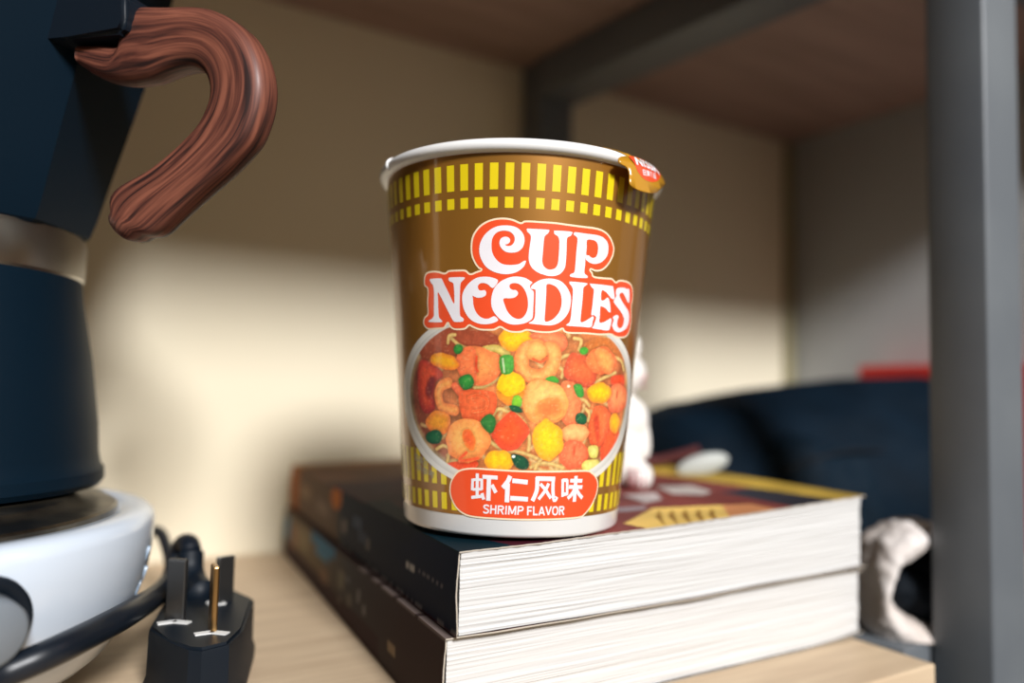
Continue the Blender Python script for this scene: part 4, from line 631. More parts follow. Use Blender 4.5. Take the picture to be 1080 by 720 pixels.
# --- bowl picture, a fine grid of printed colour
def bowl():
    cx, cz, a, b = 3.41, 39.29, 47.5, 26.8
    us = np.arange(cx - a - .2, cx + a + .3, .26); zs = np.arange(11.5, 66.3, .2)
    U, Z = np.meshgrid(us, zs)
    rr = np.hypot((U - cx) / a, (Z - cz) / b)
    col = np.zeros(U.shape + (3,))
    rim_n = npnoise(U[::3, ::3], Z[::3, ::3], .25, 3); rim_n = np.kron(rim_n, np.ones((3, 3)))[:U.shape[0], :U.shape[1]]
    col[...] = (228, 224, 214)
    tone = 1 - .10 * np.clip(1 - abs(rr - .95) / .05, 0, 1) * (rr < .95)
    col *= tone[..., None]
    cx2, cz2, a2, b2 = 3.6, 39.9, 42.8, 24.4
    r2 = np.hypot((U - cx2) / a2, (Z - cz2) / b2)
    inside = r2 < 1
    broth = np.zeros_like(col); broth[...] = (196, 116, 66)
    broth = blend(broth, np.clip((-U - 14) / 18, 0, 1), (140, 74, 54))
    broth = blend(broth, np.clip((U - 18) / 15, 0, 1), (190, 104, 58))
    broth = blend(broth, np.clip((r2 - .93) / .05, 0, 1), (176, 160, 116), .8)
    broth *= (1 + .35 * rim_n)[..., None]
    # strands of noodle lying in the broth everywhere
    rs = random.Random(9)
    for k in range(46):
        u0 = rs.uniform(-34, 42); z0 = rs.uniform(18, 62); an = rs.uniform(0, 6.28); rd = rs.uniform(2.5, 6)
        arc = [(u0 + rd * math.cos(an + q * .35), z0 + rd * .7 * math.sin(an + q * .35)) for q in range(7)]
        m = (abs(U - u0) < 9) & (abs(Z - z0) < 7)
        d = np.full(U.shape, 9.0); d[m] = distline(arc, U[m], Z[m])
        w = np.clip((.75 - d) / .25, 0, 1)
        broth = blend(broth, w, (206, 168, 104), .75)
        broth = blend(broth, np.clip((.3 - d) / .3, 0, 1), (234, 206, 150), .6)
    pic = broth
    for it in FOOD:
        if it[0] == 'p':
            P = np.array(it[1]); ctr = P.mean(0)
            jit = np.array([noise.noise(Vector((x * .45, y * .45, 3.3))) for x, y in P])
            P = ctr + (P - ctr) * (1.04 + .16 * jit)[:, None]
            P = catmull(P, 3, True); c, e = it[2], it[3]
            lo_, hi_ = P.min(0) - .6, P.max(0) + .6
            iy = np.where((zs > lo_[1]) & (zs < hi_[1]))[0]; ix = np.where((us > lo_[0]) & (us < hi_[0]))[0]
            if len(iy) == 0 or len(ix) == 0: continue
            sl = (slice(iy[0], iy[-1] + 1), slice(ix[0], ix[-1] + 1))
            uu, zz = U[sl], Z[sl]
            d = distline(list(map(tuple, P)) + [tuple(P[0])], uu, zz)
            sd = np.where(inpoly(P, uu, zz), -d, d)
            w = np.clip((.12 - sd) / .24, 0, 1)
            depth = max(-sd.min(), .4)
            f = np.clip(-sd / (depth * .7), 0, 1) ** .8
            g = (zz - zz.min()) / (zz.max() - zz.min() + 1e-6)
            f = np.clip(f * .75 + g * .35 - .05, 0, 1)
        else:
            P = catmull(it[1], 5) if len(it[1]) > 2 else np.array(it[1]); wd, c, e = it[2], it[3], it[4]
            hw = wd / 2
            lo_, hi_ = P.min(0) - hw - .6, P.max(0) + hw + .6
            iy = np.where((zs > lo_[1]) & (zs < hi_[1]))[0]; ix = np.where((us > lo_[0]) & (us < hi_[0]))[0]
            sl = (slice(iy[0], iy[-1] + 1), slice(ix[0], ix[-1] + 1))
            uu, zz = U[sl], Z[sl]
            d = distline(list(map(tuple, P)), uu, zz)
            w = np.clip((hw + .12 - d) / .24, 0, 1)
            f = np.clip(1 - d / hw, 0, 1) ** .8
            f = np.clip(f * .85 + .15 * (zz - zz.min()) / (zz.max() - zz.min() + 1e-6), 0, 1)
        cc = np.array(e, float) * (1 - f)[..., None] + np.array(c, float) * f[..., None]
        # thin dark contact line round each piece as the print shows
        ol = np.clip(1 - abs((w - .5)) * 2, 0, 1)
        sub = pic[sl]
        near = np.clip((.9 - (sd if it[0] == 'p' else d - hw)) / .9, 0, 1) * (1 - w) * .12
        sub = sub * (1 - near)[..., None]
        sub = sub * (1 - w)[..., None] + cc * w[..., None]
        pic[sl] = sub
    mott = npnoise(U[::2, ::2], Z[::2, ::2], .8, 6) + .6 * npnoise(U[::2, ::2], Z[::2, ::2], 2.1, 9); mott = np.kron(mott, np.ones((2, 2)))[:U.shape[0], :U.shape[1]]
    pic = pic * (1.06 + .12 * mott)[..., None]
    gl = npnoise(U[::2, ::2], Z[::2, ::2], 1.5, 12); gl = np.kron(gl, np.ones((2, 2)))[:U.shape[0], :U.shape[1]]
    pic = blend(pic, np.clip((gl - .38) / .15, 0, 1), (252, 214, 158), .2)
    wi = np.clip((1 - r2) * 90, 0, 1)[..., None]
    col = col * (1 - wi) + pic * wi
    V = np.stack([U, Z], -1).reshape(-1, 2)
    th = V[:, 0] / 40; zz = V[:, 1] / 1000; r = R0 + KK_ * zz + .00018 + .00003
    P3 = np.stack([r * np.sin(th), -r * np.cos(th), zz], 1)
    n = len(us); m = len(zs); F = []
    keep = rr <= 1.0
    # snap border vertices outward for a clean ellipse
    idx = np.arange(n * m).reshape(m, n)
    kq = (keep[:-1, :-1] | keep[1:, :-1] | keep[:-1, 1:] | keep[1:, 1:])
    out = (rr > 1.0)
    # pull outside vertices of kept quads onto the ellipse
    Us = cx + (U - cx) / np.where(out, rr, 1); Zs = cz + (Z - cz) / np.where(out, rr, 1)
    V = np.stack([Us, Zs], -1).reshape(-1, 2)
    th = V[:, 0] / 40; zz = V[:, 1] / 1000; r = R0 + KK_ * zz + .00021
    P3 = np.stack([r * np.sin(th), -r * np.cos(th), zz], 1)
    a_, b_, c_, d_ = idx[:-1, :-1][kq], idx[:-1, 1:][kq], idx[1:, 1:][kq], idx[1:, :-1][kq]
    Fq = np.stack([a_, b_, c_, d_], 1)
    used = np.unique(Fq); remap = -np.ones(n * m, int); remap[used] = np.arange(len(used))
    o = mesh_obj('bowl_picture', P3[used].tolist(), remap[Fq].tolist(), M['bowl_print'], cup, smooth=True)
    set_vcol(o.data, linnp(np.clip(col.reshape(-1, 3)[used], 0, 255)))
bowl()

# --- flavour panel
pe = catmull(PANEL_EDGE, 5, True); pi_ = offset_poly(pe, .5)
strokes = []
for pts, w in GLYPHS:
    P = catmull(pts, 4) if len(pts) > 2 else np.array(pts, float)
    t = np.gradient(P, axis=0); t /= np.linalg.norm(t, axis=1)[:, None]
    n = np.stack([-t[:, 1], t[:, 0]], 1) * w * 1.1 / 2
    strokes.append([np.concatenate([P + n, (P - n)[::-1]])])
pn = multi('flavour_panel', [([[pe]], .00027, M['cream_print']), ([[pi_]], .00032, M['red_print'])], cup, cone)
V = []; F = []
for k, cs in enumerate(strokes):
    v, f = fill(cs, lambda x, y: cone(x, y, .00038 + .000004 * k)); b = len(V); V += v; F += [tuple(b + i for i in t) for t in f]
GL = {'S': (.62, [[(.56, .80), (.46, .91), (.30, .94), (.12, .86), (.10, .70), (.22, .57), (.42, .48), (.54, .34), (.50, .16), (.32, .07), (.14, .10), (.06, .22)]]),
      'H': (.66, [[(.1, 0), (.1, 1)], [(.56, 0), (.56, 1)], [(.1, .52), (.56, .52)]]), 'R': (.66, [[(.1, 0), (.1, 1)], [(.1, .91), (.42, .91), (.55, .80), (.55, .66), (.42, .53), (.1, .52)], [(.34, .50), (.58, .0)]]),
      'I': (.24, [[(.12, 0), (.12, 1)]]), 'M': (.82, [[(.1, 0), (.1, 1)], [(.72, 0), (.72, 1)], [(.13, .95), (.41, .12)], [(.41, .12), (.69, .95)]]),
      'P': (.62, [[(.1, 0), (.1, 1)], [(.1, .91), (.40, .91), (.53, .80), (.53, .62), (.40, .49), (.1, .48)]]), 'F': (.56, [[(.1, 0), (.1, 1)], [(.1, .91), (.54, .91)], [(.1, .50), (.48, .50)]]),
      'L': (.54, [[(.1, 0), (.1, 1)], [(.1, .09), (.52, .09)]]), 'A': (.70, [[(.06, 0), (.35, .97)], [(.64, 0), (.35, .97)], [(.16, .28), (.54, .28)]]),
      'V': (.66, [[(.04, 1), (.33, .05)], [(.62, 1), (.33, .05)]]), 'O': (.72, [[(.36, .93), (.16, .84), (.09, .5), (.16, .16), (.36, .07), (.56, .16), (.63, .5), (.56, .84), (.36, .93)]])}
def ribbon(P, w):
    P = np.array(P, float); P = catmull(P, 4) if len(P) > 3 else P
    t = np.gradient(P, axis=0); t /= np.linalg.norm(t, axis=1)[:, None] + 1e-9
    n = np.stack([-t[:, 1], t[:, 0]], 1) * w / 2
    return P + n, P - n
for (body, (bl, br, tl)) in (('SHRIMP', TXT_SHRIMP), ('FLAVOR', TXT_FLAVOR)):
    tot = sum(GL[c][0] for c in body) + .05 * (len(body) - 1)
    bl, br, tl = np.array(bl), np.array(br), np.array(tl)
    ex = (br - bl) / tot; ey = tl - bl
    ox = 0
    for c in body:
        for st in GL[c][1]:
            P = np.array([bl + ex * (ox + x) + ey * y for x, y in st])
            a, b2 = ribbon(P, .46)
            q = len(V)
            for k in range(len(a)): V.append(cone(a[k][0], a[k][1], .00038)); V.append(cone(b2[k][0], b2[k][1], .00038))
            F += [(q + 2 * k, q + 2 * k + 1, q + 2 * k + 3, q + 2 * k + 2) for k in range(len(a) - 1)]
        ox += GL[c][0] + .05
mesh_obj('flavour_lettering', V, F, M['white_print'], pn)
V = []; F = []
for body, (bl, br, tl) in (('图案仅', ((-37.2, 20.2), (-30.2, 18.6), (-37.0, 22.4))), ('供参考', ((-36.4, 17.4), (-27.2, 15.4), (-36.2, 19.6)))):
    v, f = fit_text(body, bl, br, tl, bold=.01); b = len(V); V += [cone(x, y, .00030) for x, y in v]; F += [tuple(b + i for i in t) for t in f]
M['faint'] = material('faint_print', (170, 158, 128), 0.4, coat=.5)
mesh_obj('small_print', V, F, M['faint'], cup)

# --- peel tab of the lid, folded down over the rim
tabroot = None
def tabplace(x, y, off=0.0):
    bx = x / 1000; by = y / 1000
    Q = Vector((.03745957, -.03143231, .1085)); tn = Vector((.64278761, .76604444, 0)); up = Vector((-.18579307, .15589889, .9701425)); nn = Vector((.74317227, -.62359558, .24253563))
    curl = -(x / 14.0) ** 2 * .0022 - max(0, y - 1.5) ** 2 * .00012
    return tuple(Q + tn * bx + up * by + nn * (off + curl + .0004))
te = catmull(TAB_EDGE, 5, True)
V, F = fill([te], lambda x, y: tabplace(x, y), 1.2)
tab = mesh_obj('peel_tab', V, F, M['foil'], cup, smooth=True)
sol = tab.modifiers.new('thickness', 'SOLIDIFY'); sol.thickness = .00025; sol.offset = 0
V, F = fill([catmull(TAB_RED, 4, True)], lambda x, y: tabplace(x, y, .0002), 1.2)
emb = mesh_obj('emblem', V, F, M['red_print'], tab, smooth=True)
V = []; F = []
for body, (bl, br, tl), bo_ in (('NISSIN', ((-5.9, .9), (8.6, 1.3), (-5.4, 3.8)), .03), ('日清食品', ((-3.6, -2.0), (4.4, -1.3), (-3.4, .1)), .02)):
    v, f = fit_text(body, bl, br, tl, bold=bo_); b = len(V); V += [tabplace(x, y, .0003) for x, y in v]; F += [tuple(b + i for i in t) for t in f]
mesh_obj('emblem_lettering', V, F, M['white_print'], emb)
# foil crimped over the rim between the lid and the tab
V = []; F = []
na, nb = 40, 16
for i in range(na + 1):
    th = math.radians(26 + 44 * i / na)
    lo_a = PI * .5 - .2 + (-1.35) * min(1, i / (na * .42)) ** 1.2
    for j in range(nb + 1):
        a = (PI * .75) + (lo_a - PI * .75) * j / nb
        wr = .00022 * noise.noise(Vector((i * .5, j * .3, 2)))
        r = .0451 + (.0025 + wr) * math.cos(a)
        V.append((r * math.sin(th), -r * math.cos(th), .1112 + (.0022 + wr) * math.sin(a)))
for i in range(na):
    for j in range(nb):
        q = i * (nb + 1) + j; F.append((q, q + nb + 1, q + nb + 2, q + 1))
mesh_obj('foil_fold', V, F, M['foil'], cup, smooth=True)

# ------------------------------------------------------------------ moka pot
pot_loc = Vector((-.1304, -.1242, 0))
PZ = .0565
pot = empty('moka_pot', (pot_loc.x, pot_loc.y, PZ), 'tall black stovetop coffee pot with wooden handle standing on the white hot plate', 'coffee pot')
def pz(prof): return [(r, z - PZ) for r, z in prof]
V, F = lathe(pz([(0, PZ), (.054, PZ), (.0590, .0572), (.0602, .0590), (.0600, .0625), (.0588, .0640), (.0580, .0680), (.0574, .078), (.0545, .100), (.0508, .120), (.0500, .1275), (0, .1275)]), 128)
mesh_obj('boiler', V, F, M['pot'], pot, smooth=True).data.set_sharp_from_angle(angle=.5)
V, F = lathe(pz([(0, .1270), (.0500, .1270), (.0506, .1280), (.0508, .1400), (.0502, .1420), (0, .1420)]), 128)
mesh_obj('collar', V, F, M['steel_band'], pot, smooth=True).data.set_sharp_from_angle(angle=.5)
def octr(phase):
    n = 10
    def f(a):
        s = (a - phase) % (2 * PI / n) - PI / n
        return math.cos(PI / n) / math.cos(s) * 1.02
    return f
V, F = lathe(pz([(0, .1415), (.0500, .1415), (.0512, .1425), (.0530, .1480), (.0560, .160), (.0625, .185), (.0690, .212), (.0740, .236), (.0740, .2390), (.0725, .2395), (.0500, .2520), (.020, .262), (0, .264)]), 240, rfun=octr(math.radians(-48)))
mesh_obj('upper_chamber', V, F, M['pot'], pot, smooth=True).data.set_sharp_from_angle(angle=.28)
V, F = lathe(pz([(0, .2620), (.006, .2630), (.005, .2700), (.011, .276), (.012, .286), (.008, .292), (0, .293)]), 32)
mesh_obj('lid_knob', V, F, M['plastic'], pot, smooth=True)
hd = Vector((.671, -.7415, 0)).normalized(); hs = Vector((.7415, .671, 0)).normalized()
# handle: slab between the two traced edges, rounded section
ho = catmull(HANDLE_OUT, 3); hi = catmull(HANDLE_IN, 3)
def resample(P, n):
    d = np.r_[0, np.cumsum(np.linalg.norm(np.diff(P, axis=0), axis=1))]
    s = np.linspace(0, d[-1], n)
    return np.stack([np.interp(s, d, P[:, 0]), np.interp(s, d, P[:, 1])], 1)
nh = 70
A = resample(ho, nh); B = resample(hi, nh)
V = []; F = []; G = []
nr = 28
rings = []
for i in range(nh):
    rings.append((A[i], B[i], 1.0))
dirn = (A[-1] + B[-1]) / 2 - (A[-4] + B[-4]) / 2; dirn /= np.linalg.norm(dirn)
for q in (.35, .65, .85, .97):
    sh = math.sqrt(1 - q * q); mid = (A[-1] + B[-1]) / 2 + dirn * 5.0 * q; hv = (A[-1] - B[-1]) / 2 * sh
    rings.append((mid + hv, mid - hv, sh))
for i, (a, b, k) in enumerate(rings):
    mid = (a + b) / 2; hv = (a - b) / 2
    depth = (6.2 if i > 16 else 5.0 + 1.2 * i / 16) * k
    for j in range(nr):
        t = 2 * PI * j / nr
        c, s = math.cos(t), math.sin(t)
        pw = 2 / 3.0
        cc = math.copysign(abs(c) ** pw, c); ss = math.copysign(abs(s) ** pw, s)
        p2 = mid + hv * cc
        p3 = pot_loc + hd * (p2[0] / 1000) + hs * (ss * depth / 1000) + Vector((0, 0, p2[1] / 1000 - 0))
        V.append(p3 - Vector((pot_loc.x, pot_loc.y, PZ)))
        G.append((i / 20.0, cc * .5, ss * .3))
for i in range(len(rings) - 1):
    for j in range(nr):
        l = (j + 1) % nr; F.append((i * nr + j, i * nr + l, (i + 1) * nr + l, (i + 1) * nr + j))
F.append(tuple(range(nr))); F.append(tuple((len(rings) - 1) * nr + j for j in range(nr))[::-1])
hob = mesh_obj('handle', V, F, M['handle'], pot, smooth=True)
at = hob.data.attributes.new('grain', 'FLOAT_VECTOR', 'POINT'); at.data.foreach_set('vector', np.array(G, np.float32).ravel())
# black socket the handle is riveted into
bmb = bmesh.new()
bp = np.array(BLOCK); 
bp = np.array([(52, 210), (86, 208), (90.6, 204.5), (91.2, 197), (89.5, 193.2), (69.7, 194.0), (56, 193)])
fr = []
for s in (-.0092, .0092):
    fr.append([bmb.verts.new(pot_loc + hd * (x / 1000) + hs * s + Vector((0, 0, z / 1000)) - Vector((pot_loc.x, pot_loc.y, PZ))) for x, z in bp])
bmb.faces.new(fr[0]); bmb.faces.new(fr[1][::-1])
for i in range(len(bp)):
    j = (i + 1) % len(bp); bmb.faces.new((fr[0][i], fr[1][i], fr[1][j], fr[0][j]))
bmesh.ops.bevel(bmb, geom=list(bmb.edges), offset=.0014, segments=3, affect='EDGES')
blk = bm_obj('handle_socket', bmb, M['plastic'], pot, smooth=True, autosharp=50)

# ------------------------------------------------------------------ hot plate
hx, hy = -.1393, -.1445
hot = empty('hot_plate', (hx, hy, 0), 'round white electric hot plate under the black coffee pot', 'hot plate')
V, F = lathe([(0, .006), (.062, .006), (.069, .007), (.0725, .010), (.0775, .018), (.0818, .030), (.0834, .040), (.0838, .0475), (.0832, .0500), (.0815, .0515), (.0785, .0522), (.0740, .0518), (.0725, .0505), (0, .0505)], 160)
mesh_obj('body', V, F, M['hot_white'], hot, smooth=True)
V, F = lathe([(0, .050), (.0722, .050), (.0722, .0525), (.0712, .0532), (.066, .0536), (.062, .0542), (.0600, .0555), (.0585, .0561), (.02, .0562), (0, .0562)], 128)
mesh_obj('heating_disc', V, F, M['plate_metal'], hot, smooth=True).data.set_sharp_from_angle(angle=.5)
for k in range(4):
    a = math.radians(45 + 90 * k)
    V, F = lathe([(0, 0), (.0075, 0), (.0075, .0072), (0, .0072)], 24)
    f_ = mesh_obj('foot', V, F, M['rubber'], hot); f_.location = (.056 * math.cos(a), .056 * math.sin(a), 0)
# control knob on the side facing the room
def surf(az, z, out=0.0):
    r = np.interp(z, [.010, .018, .030, .040, .0475], [.0725, .0775, .0818, .0834, .0838]) + out
    return Vector((r * math.cos(az), r * math.sin(az), z))
kaz = math.radians(-62.5)
kp = surf(kaz, .0285, -.0012)
kn = empty('knob_frame', (0, 0, 0)); bpy.data.objects.remove(kn)
def disc_on(az, z, prof, mat, name, parent, n=48, out=0.0, tilt=0.0):
    V, F = lathe(prof, n)
    p = surf(az, z, out)
    nrm = Vector((math.cos(az), math.sin(az), -tilt)).normalized()
    q = Vector((0, 0, 1)).rotation_difference(nrm)
    V = [q @ Vector(v) + p for v in V]
    return mesh_obj(name, V, F, mat, parent, smooth=True)
disc_on(kaz, .0345, [(0, -.004), (.0115, -.004), (.0122, .0), (.0118, .0025), (.0105, .0032), (.0090, .0020), (0, .0018)], M['plastic'], 'knob_ring', hot, tilt=.12, out=-.001)
disc_on(kaz, .0345, [(0, 0), (.0086, .0), (.0080, .0085), (.0070, .0092), (0, .0092)], M['knob'], 'knob', hot, tilt=.12, out=-.001)
# vent slots on the flank, their pale blue painted in for glints
vaz0 = math.atan2(-.4405 - hy, -.091 - hx)
for (da, z) in ((64.0, .0384), (66.5, .0315), (63.5, .0280), (52.4, .0250)):
    a = vaz0 + math.radians(da)
    p = surf(a, z, .0001); t = Vector((-math.sin(a), math.cos(a), 0)); nrm = Vector((math.cos(a), math.sin(a), -.3)).normalized(); u = nrm.cross(t)
    V, F = [], []
    for k in range(20):
        b = 2 * PI * k / 20
        V.append(p + t * (.0011 * math.cos(b)) + u * (.0024 * math.sin(b)) + nrm * .0002)
    for k in range(20):
        b = 2 * PI * k / 20
        V.append(p + t * (.0011 * math.cos(b)) + u * (.0024 * math.sin(b)) - nrm * .0012)
    F = [tuple(range(20)), tuple(range(20, 40))[::-1]] + [(k, (k + 1) % 20, 20 + (k + 1) % 20, 20 + k) for k in range(20)]
    mesh_obj('vent_hole', V, F, M['slot'], hot)

# ------------------------------------------------------------------ plug with its cord
def LD(L, D, z=0.0):
    return Vector(((.854 * (L + 151) + .519 * (D - 424)) / 1000, (-.519 * (L + 151) + .854 * (D - 424)) / 1000, z / 1000))
def PXD(px, py, D):
    """point seen at photo pixel (px,py) at depth D mm -> world (used to place the plug and cord)"""
    v = Vector(((px - 540) / F_PX * D, (360 - py) / F_PX * D, -D)) / 1000.0
    return CAMP + mw.to_3x3() @ v
pc = PXD(213, 650, 240); pc.z = 0
plug = empty('power_plug', (pc.x, pc.y, 0), 'black three-pin power plug lying pins up on the oak shelf beside the hot plate', 'plug')
top = [(157, 661, 229), (178, 674, 220), (199, 683, 213), (213, 684, 212), (242, 677, 217), (257, 662, 228), (268, 630, 258), (243, 619, 270), (212, 612, 276), (176, 628, 258)]
TZ = 20.0
def onzz(px, py, z):
    d = mw.to_3x3() @ Vector(((px - 540) / F_PX, (360 - py) / F_PX, -1)); t = (z / 1000 - CAMP.z) / d.z
    return CAMP + d * t
TP = [onzz(x, y, TZ) for x, y, _ in top]
cen = sum(TP, Vector()) / len(TP)
bm = bmesh.new()
rows = []
for k, (sc, z) in enumerate(((1.06, 0.0), (1.07, .0035), (1.01, .0060), (1.0, .0175), (.985, .0200))):
    rows.append([bm.verts.new(Vector(((p.x - cen.x) * sc + cen.x - pc.x, (p.y - cen.y) * sc + cen.y - pc.y, z))) for p in TP])
for a, b in zip(rows[:-1], rows[1:]):
    for i in range(len(TP)):
        j = (i + 1) % len(TP); bm.faces.new((a[i], a[j], b[j], b[i]))
bm.faces.new(rows[0]); bm.faces.new(rows[-1])
bmesh.ops.bevel(bm, geom=[e for e in bm.edges if abs(e.verts[0].co.z - .02) < 1e-5 and abs(e.verts[1].co.z - .02) < 1e-5], offset=.0008, segments=2, affect='EDGES')
bm_obj('plug_body', bm, M['plastic'], plug, smooth=True, autosharp=28)
vdir = (Vector((CAMP.x, CAMP.y, 0)) - pc).normalized(); rdir = Vector((-vdir.y, vdir.x, 0))   # towards camera / to camera right
for (px, py, ang, h, mat, ins) in ((185, 653, 62, .0185, 'pin_dark', True), (224, 664, 8, .0190, 'brass', False), (236, 634, 118, .0150, 'pin_dark', True)):
    b0 = onzz(px, py, TZ) - Vector((pc.x, pc.y, 0)); 
    a = math.radians(ang)
    w = rdir * math.sin(a) + vdir * math.cos(a); tt = Vector((-w.y, w.x, 0))
    bmm = bmesh.new()
    add_box(bmm, -.0031, .0031, -.0009, .0009, -.001, h, .0005, 2)
    mt = Matrix((w, tt, Vector((0, 0, 1)))).transposed().to_4x4(); mt.translation = b0
    bmm.transform(mt); bm_obj('pin', bmm, M[mat], plug)
    # white chevron printed at the foot of the pin
    for sgn in (-1, 1):
        bmm = bmesh.new(); add_box(bmm, 0, .0054, -.0012, .0012, 0, .0004)
        ww = (vdir * .55 + rdir * sgn * .85).normalized() if sgn > 0 else (vdir * .2 - rdir * .98).normalized()
        ww = -ww if py < 640 and sgn > 0 else ww
        t2 = Vector((-ww.y, ww.x, 0)); mt = Matrix((ww, t2, Vector((0, 0, 1)))).transposed().to_4x4()
        mt.translation = b0 + vdir * .0026 - rdir * .0004 * sgn; bmm.transform(mt); bm_obj('pin_mark', bmm, M['white_mark'], plug)

def tube(name, pts, r, mat, parent, base, n=16, k=8, radii=None):
    P = catmull([tuple(p) for p in pts], k)
    P = [Vector(p) - base for p in P]
    if radii is None: R_ = [r] * len(P)
    else: R_ = list(np.interp(np.linspace(0, 1, len(P)), np.linspace(0, 1, len(radii)), radii))
    V = []; F = []
    up = Vector((.13, .21, .97)); 
    prev = None
    for i, p in enumerate(P):
        t = (P[min(i + 1, len(P) - 1)] - P[max(i - 1, 0)]).normalized()
        b = (prev if prev is not None else up) ; b = (b - t * b.dot(t)).normalized(); prev = b
        c = t.cross(b)
        for q in range(n):
            a = 2 * PI * q / n; V.append(p + b * (R_[i] * math.cos(a)) + c * (R_[i] * math.sin(a)))
    for i in range(len(P) - 1):
        for q in range(n):
            l = (q + 1) % n; F.append((i * n + q, i * n + l, (i + 1) * n + l, (i + 1) * n + q))
    F.append(tuple(range(n))[::-1]); F.append(tuple((len(P) - 1) * n + q for q in range(n)))
    return mesh_obj(name, V, F, mat, parent, smooth=True)
pb = Vector((pc.x, pc.y, 0))
tube('strain_relief', [PXD(214, 628, 262), PXD(205, 616, 270), PXD(201, 600, 274), PXD(201, 582, 276)], .0045, M['plastic'], plug, pb, radii=[.0052, .0046, .0044, .0046])
tube('cord', [PXD(201, 582, 276), PXD(199, 574, 279), PXD(193, 575, 284), PXD(187, 590, 284), PXD(180, 612, 276), PXD(165, 628, 258), PXD(135, 647, 223), PXD(100, 666, 206), PXD(55, 688, 190), PXD(0, 712, 182), PXD(-60, 742, 171), PXD(-140, 790, 166)], .0037, M['rubber'], plug, pb)
tube('cord', [PXD(150, 560, 338), PXD(168, 561, 330), PXD(176, 578, 320), PXD(181, 600, 308), PXD(192, 628, 296), PXD(204, 640, 284)], .0023, M['rubber'], plug, pb)

# ------------------------------------------------------------------ blobs by voxel remesh
def blob(name, ells, mat, parent=None, voxel=.0008, disp=0.0, dscale=40.0, smooth=6, base=Vector((0, 0, 0)), flat=None, seed=0):
    bm = bmesh.new()
    for c, r, rot in ells:
        mt = Matrix.Translation(Vector(c) - base) @ Matrix.Rotation(rot[2], 4, 'Z') @ Matrix.Rotation(rot[1], 4, 'Y') @ Matrix.Rotation(rot[0], 4, 'X') @ Matrix.Diagonal((r[0], r[1], r[2], 1))
        bmesh.ops.create_uvsphere(bm, u_segments=40, v_segments=24, radius=1.0, matrix=mt)
    me = bpy.data.meshes.new(name); bm.to_mesh(me); bm.free()
    o = bpy.data.objects.new(name, me); COL.objects.link(o)
    md = o.modifiers.new('r', 'REMESH'); md.mode = 'VOXEL'; md.voxel_size = voxel
    ms = o.modifiers.new('s', 'SMOOTH'); ms.iterations = smooth; ms.factor = .6
    dg = bpy.context.evaluated_depsgraph_get(); dg.update()
    me2 = bpy.data.meshes.new_from_object(o.evaluated_get(dg))
    o.modifiers.clear(); o.data = me2; bpy.data.meshes.remove(me); me2.name = name
    if disp:
        nn = [v.normal.copy() for v in me2.vertices]
        for v, n_ in zip(me2.vertices, nn):
            p = v.co
            d = noise.noise(Vector((p.x * dscale, p.y * dscale, p.z * dscale + seed))) + .5 * noise.noise(Vector((p.x * dscale * 2.3, p.y * dscale * 2.3, p.z * dscale * 2.3 + seed)))
            v.co = p + n_ * (d * disp)
    if flat is not None:
        for v in me2.vertices:
            if v.co.z + base.z < flat: v.co.z = flat - base.z
    me2.materials.clear(); me2.materials.append(mat)
    me2.polygons.foreach_set('use_smooth', [True] * len(me2.polygons))
    me2.update()
    if parent: o.parent = parent
    return o

# ------------------------------------------------------------------ white cat figurine behind the cup
cz = .0512
cb = PXD(650, 512, 336); cb.z = cz
fig = empty('animal_figurine', tuple(cb), 'small white china animal figurine with pink toe lines standing behind the noodle cup', 'figurine')
rr_ = Vector((.854, -.519, 0)); ff_ = Vector((-.519, -.854, 0))
def cp(a, f, z): return cb + rr_ * a + ff_ * f + Vector((0, 0, z))
yaw = math.atan2(-.519, .854)
blob('figure_body', [(cp(0, 0, .018), (.0120, .0125, .0180), (0, 0, yaw)), (cp(0, .001, .030), (.0138, .0110, .0120), (0, 0, yaw)), (cp(0, .002, .050), (.0122, .0105, .0105), (0, 0, yaw)),
                     (cp(.0062, .0, .0600), (.0035, .0022, .0070), (0, .25, yaw)), (cp(-.0062, 0, .0600), (.0035, .0022, .0070), (0, -.25, yaw)),
                     (cp(.0085, .007, .0062), (.0062, .0085, .0068), (0, 0, yaw)), (cp(-.0085, .007, .0062), (.0062, .0085, .0068), (0, 0, yaw)), (cp(.011, .003, .024), (.0030, .0035, .0110), (0, -.15, yaw))],
     M['china'], fig, voxel=.0007, base=cb, flat=cz)
for k in range(4):
    a = .0045 + k * .0026 if k < 3 else .0045
    side = 1
    if k == 3: side = -1
    x = a * side
    def toe(z, x=x):
        g = 1 - ((x - .0085 * side) / .0064) ** 2
        return .007 + .0087 * math.sqrt(max(g, .05)) * math.sqrt(max(1 - ((z - .0062) / .0072) ** 2, .02))
    tube('toe_line', [cp(x, toe(.0018), .0018), cp(x, toe(.0045), .0045), cp(x, toe(.0075), .0075), cp(x, toe(.0100), .0100)], .0003, M['pink'], fig, cb, n=8)
tube('whisker_line', [cp(.0088, .0100, .0470), cp(.0105, .0080, .0480), cp(.0118, .0050, .0495)], .0003, M['pink'], fig, cb, n=8)
tube('whisker_line', [cp(.0090, .0098, .0445), cp(.0108, .0075, .0445), cp(.0120, .0045, .0450)], .0003, M['pink'], fig, cb, n=8)

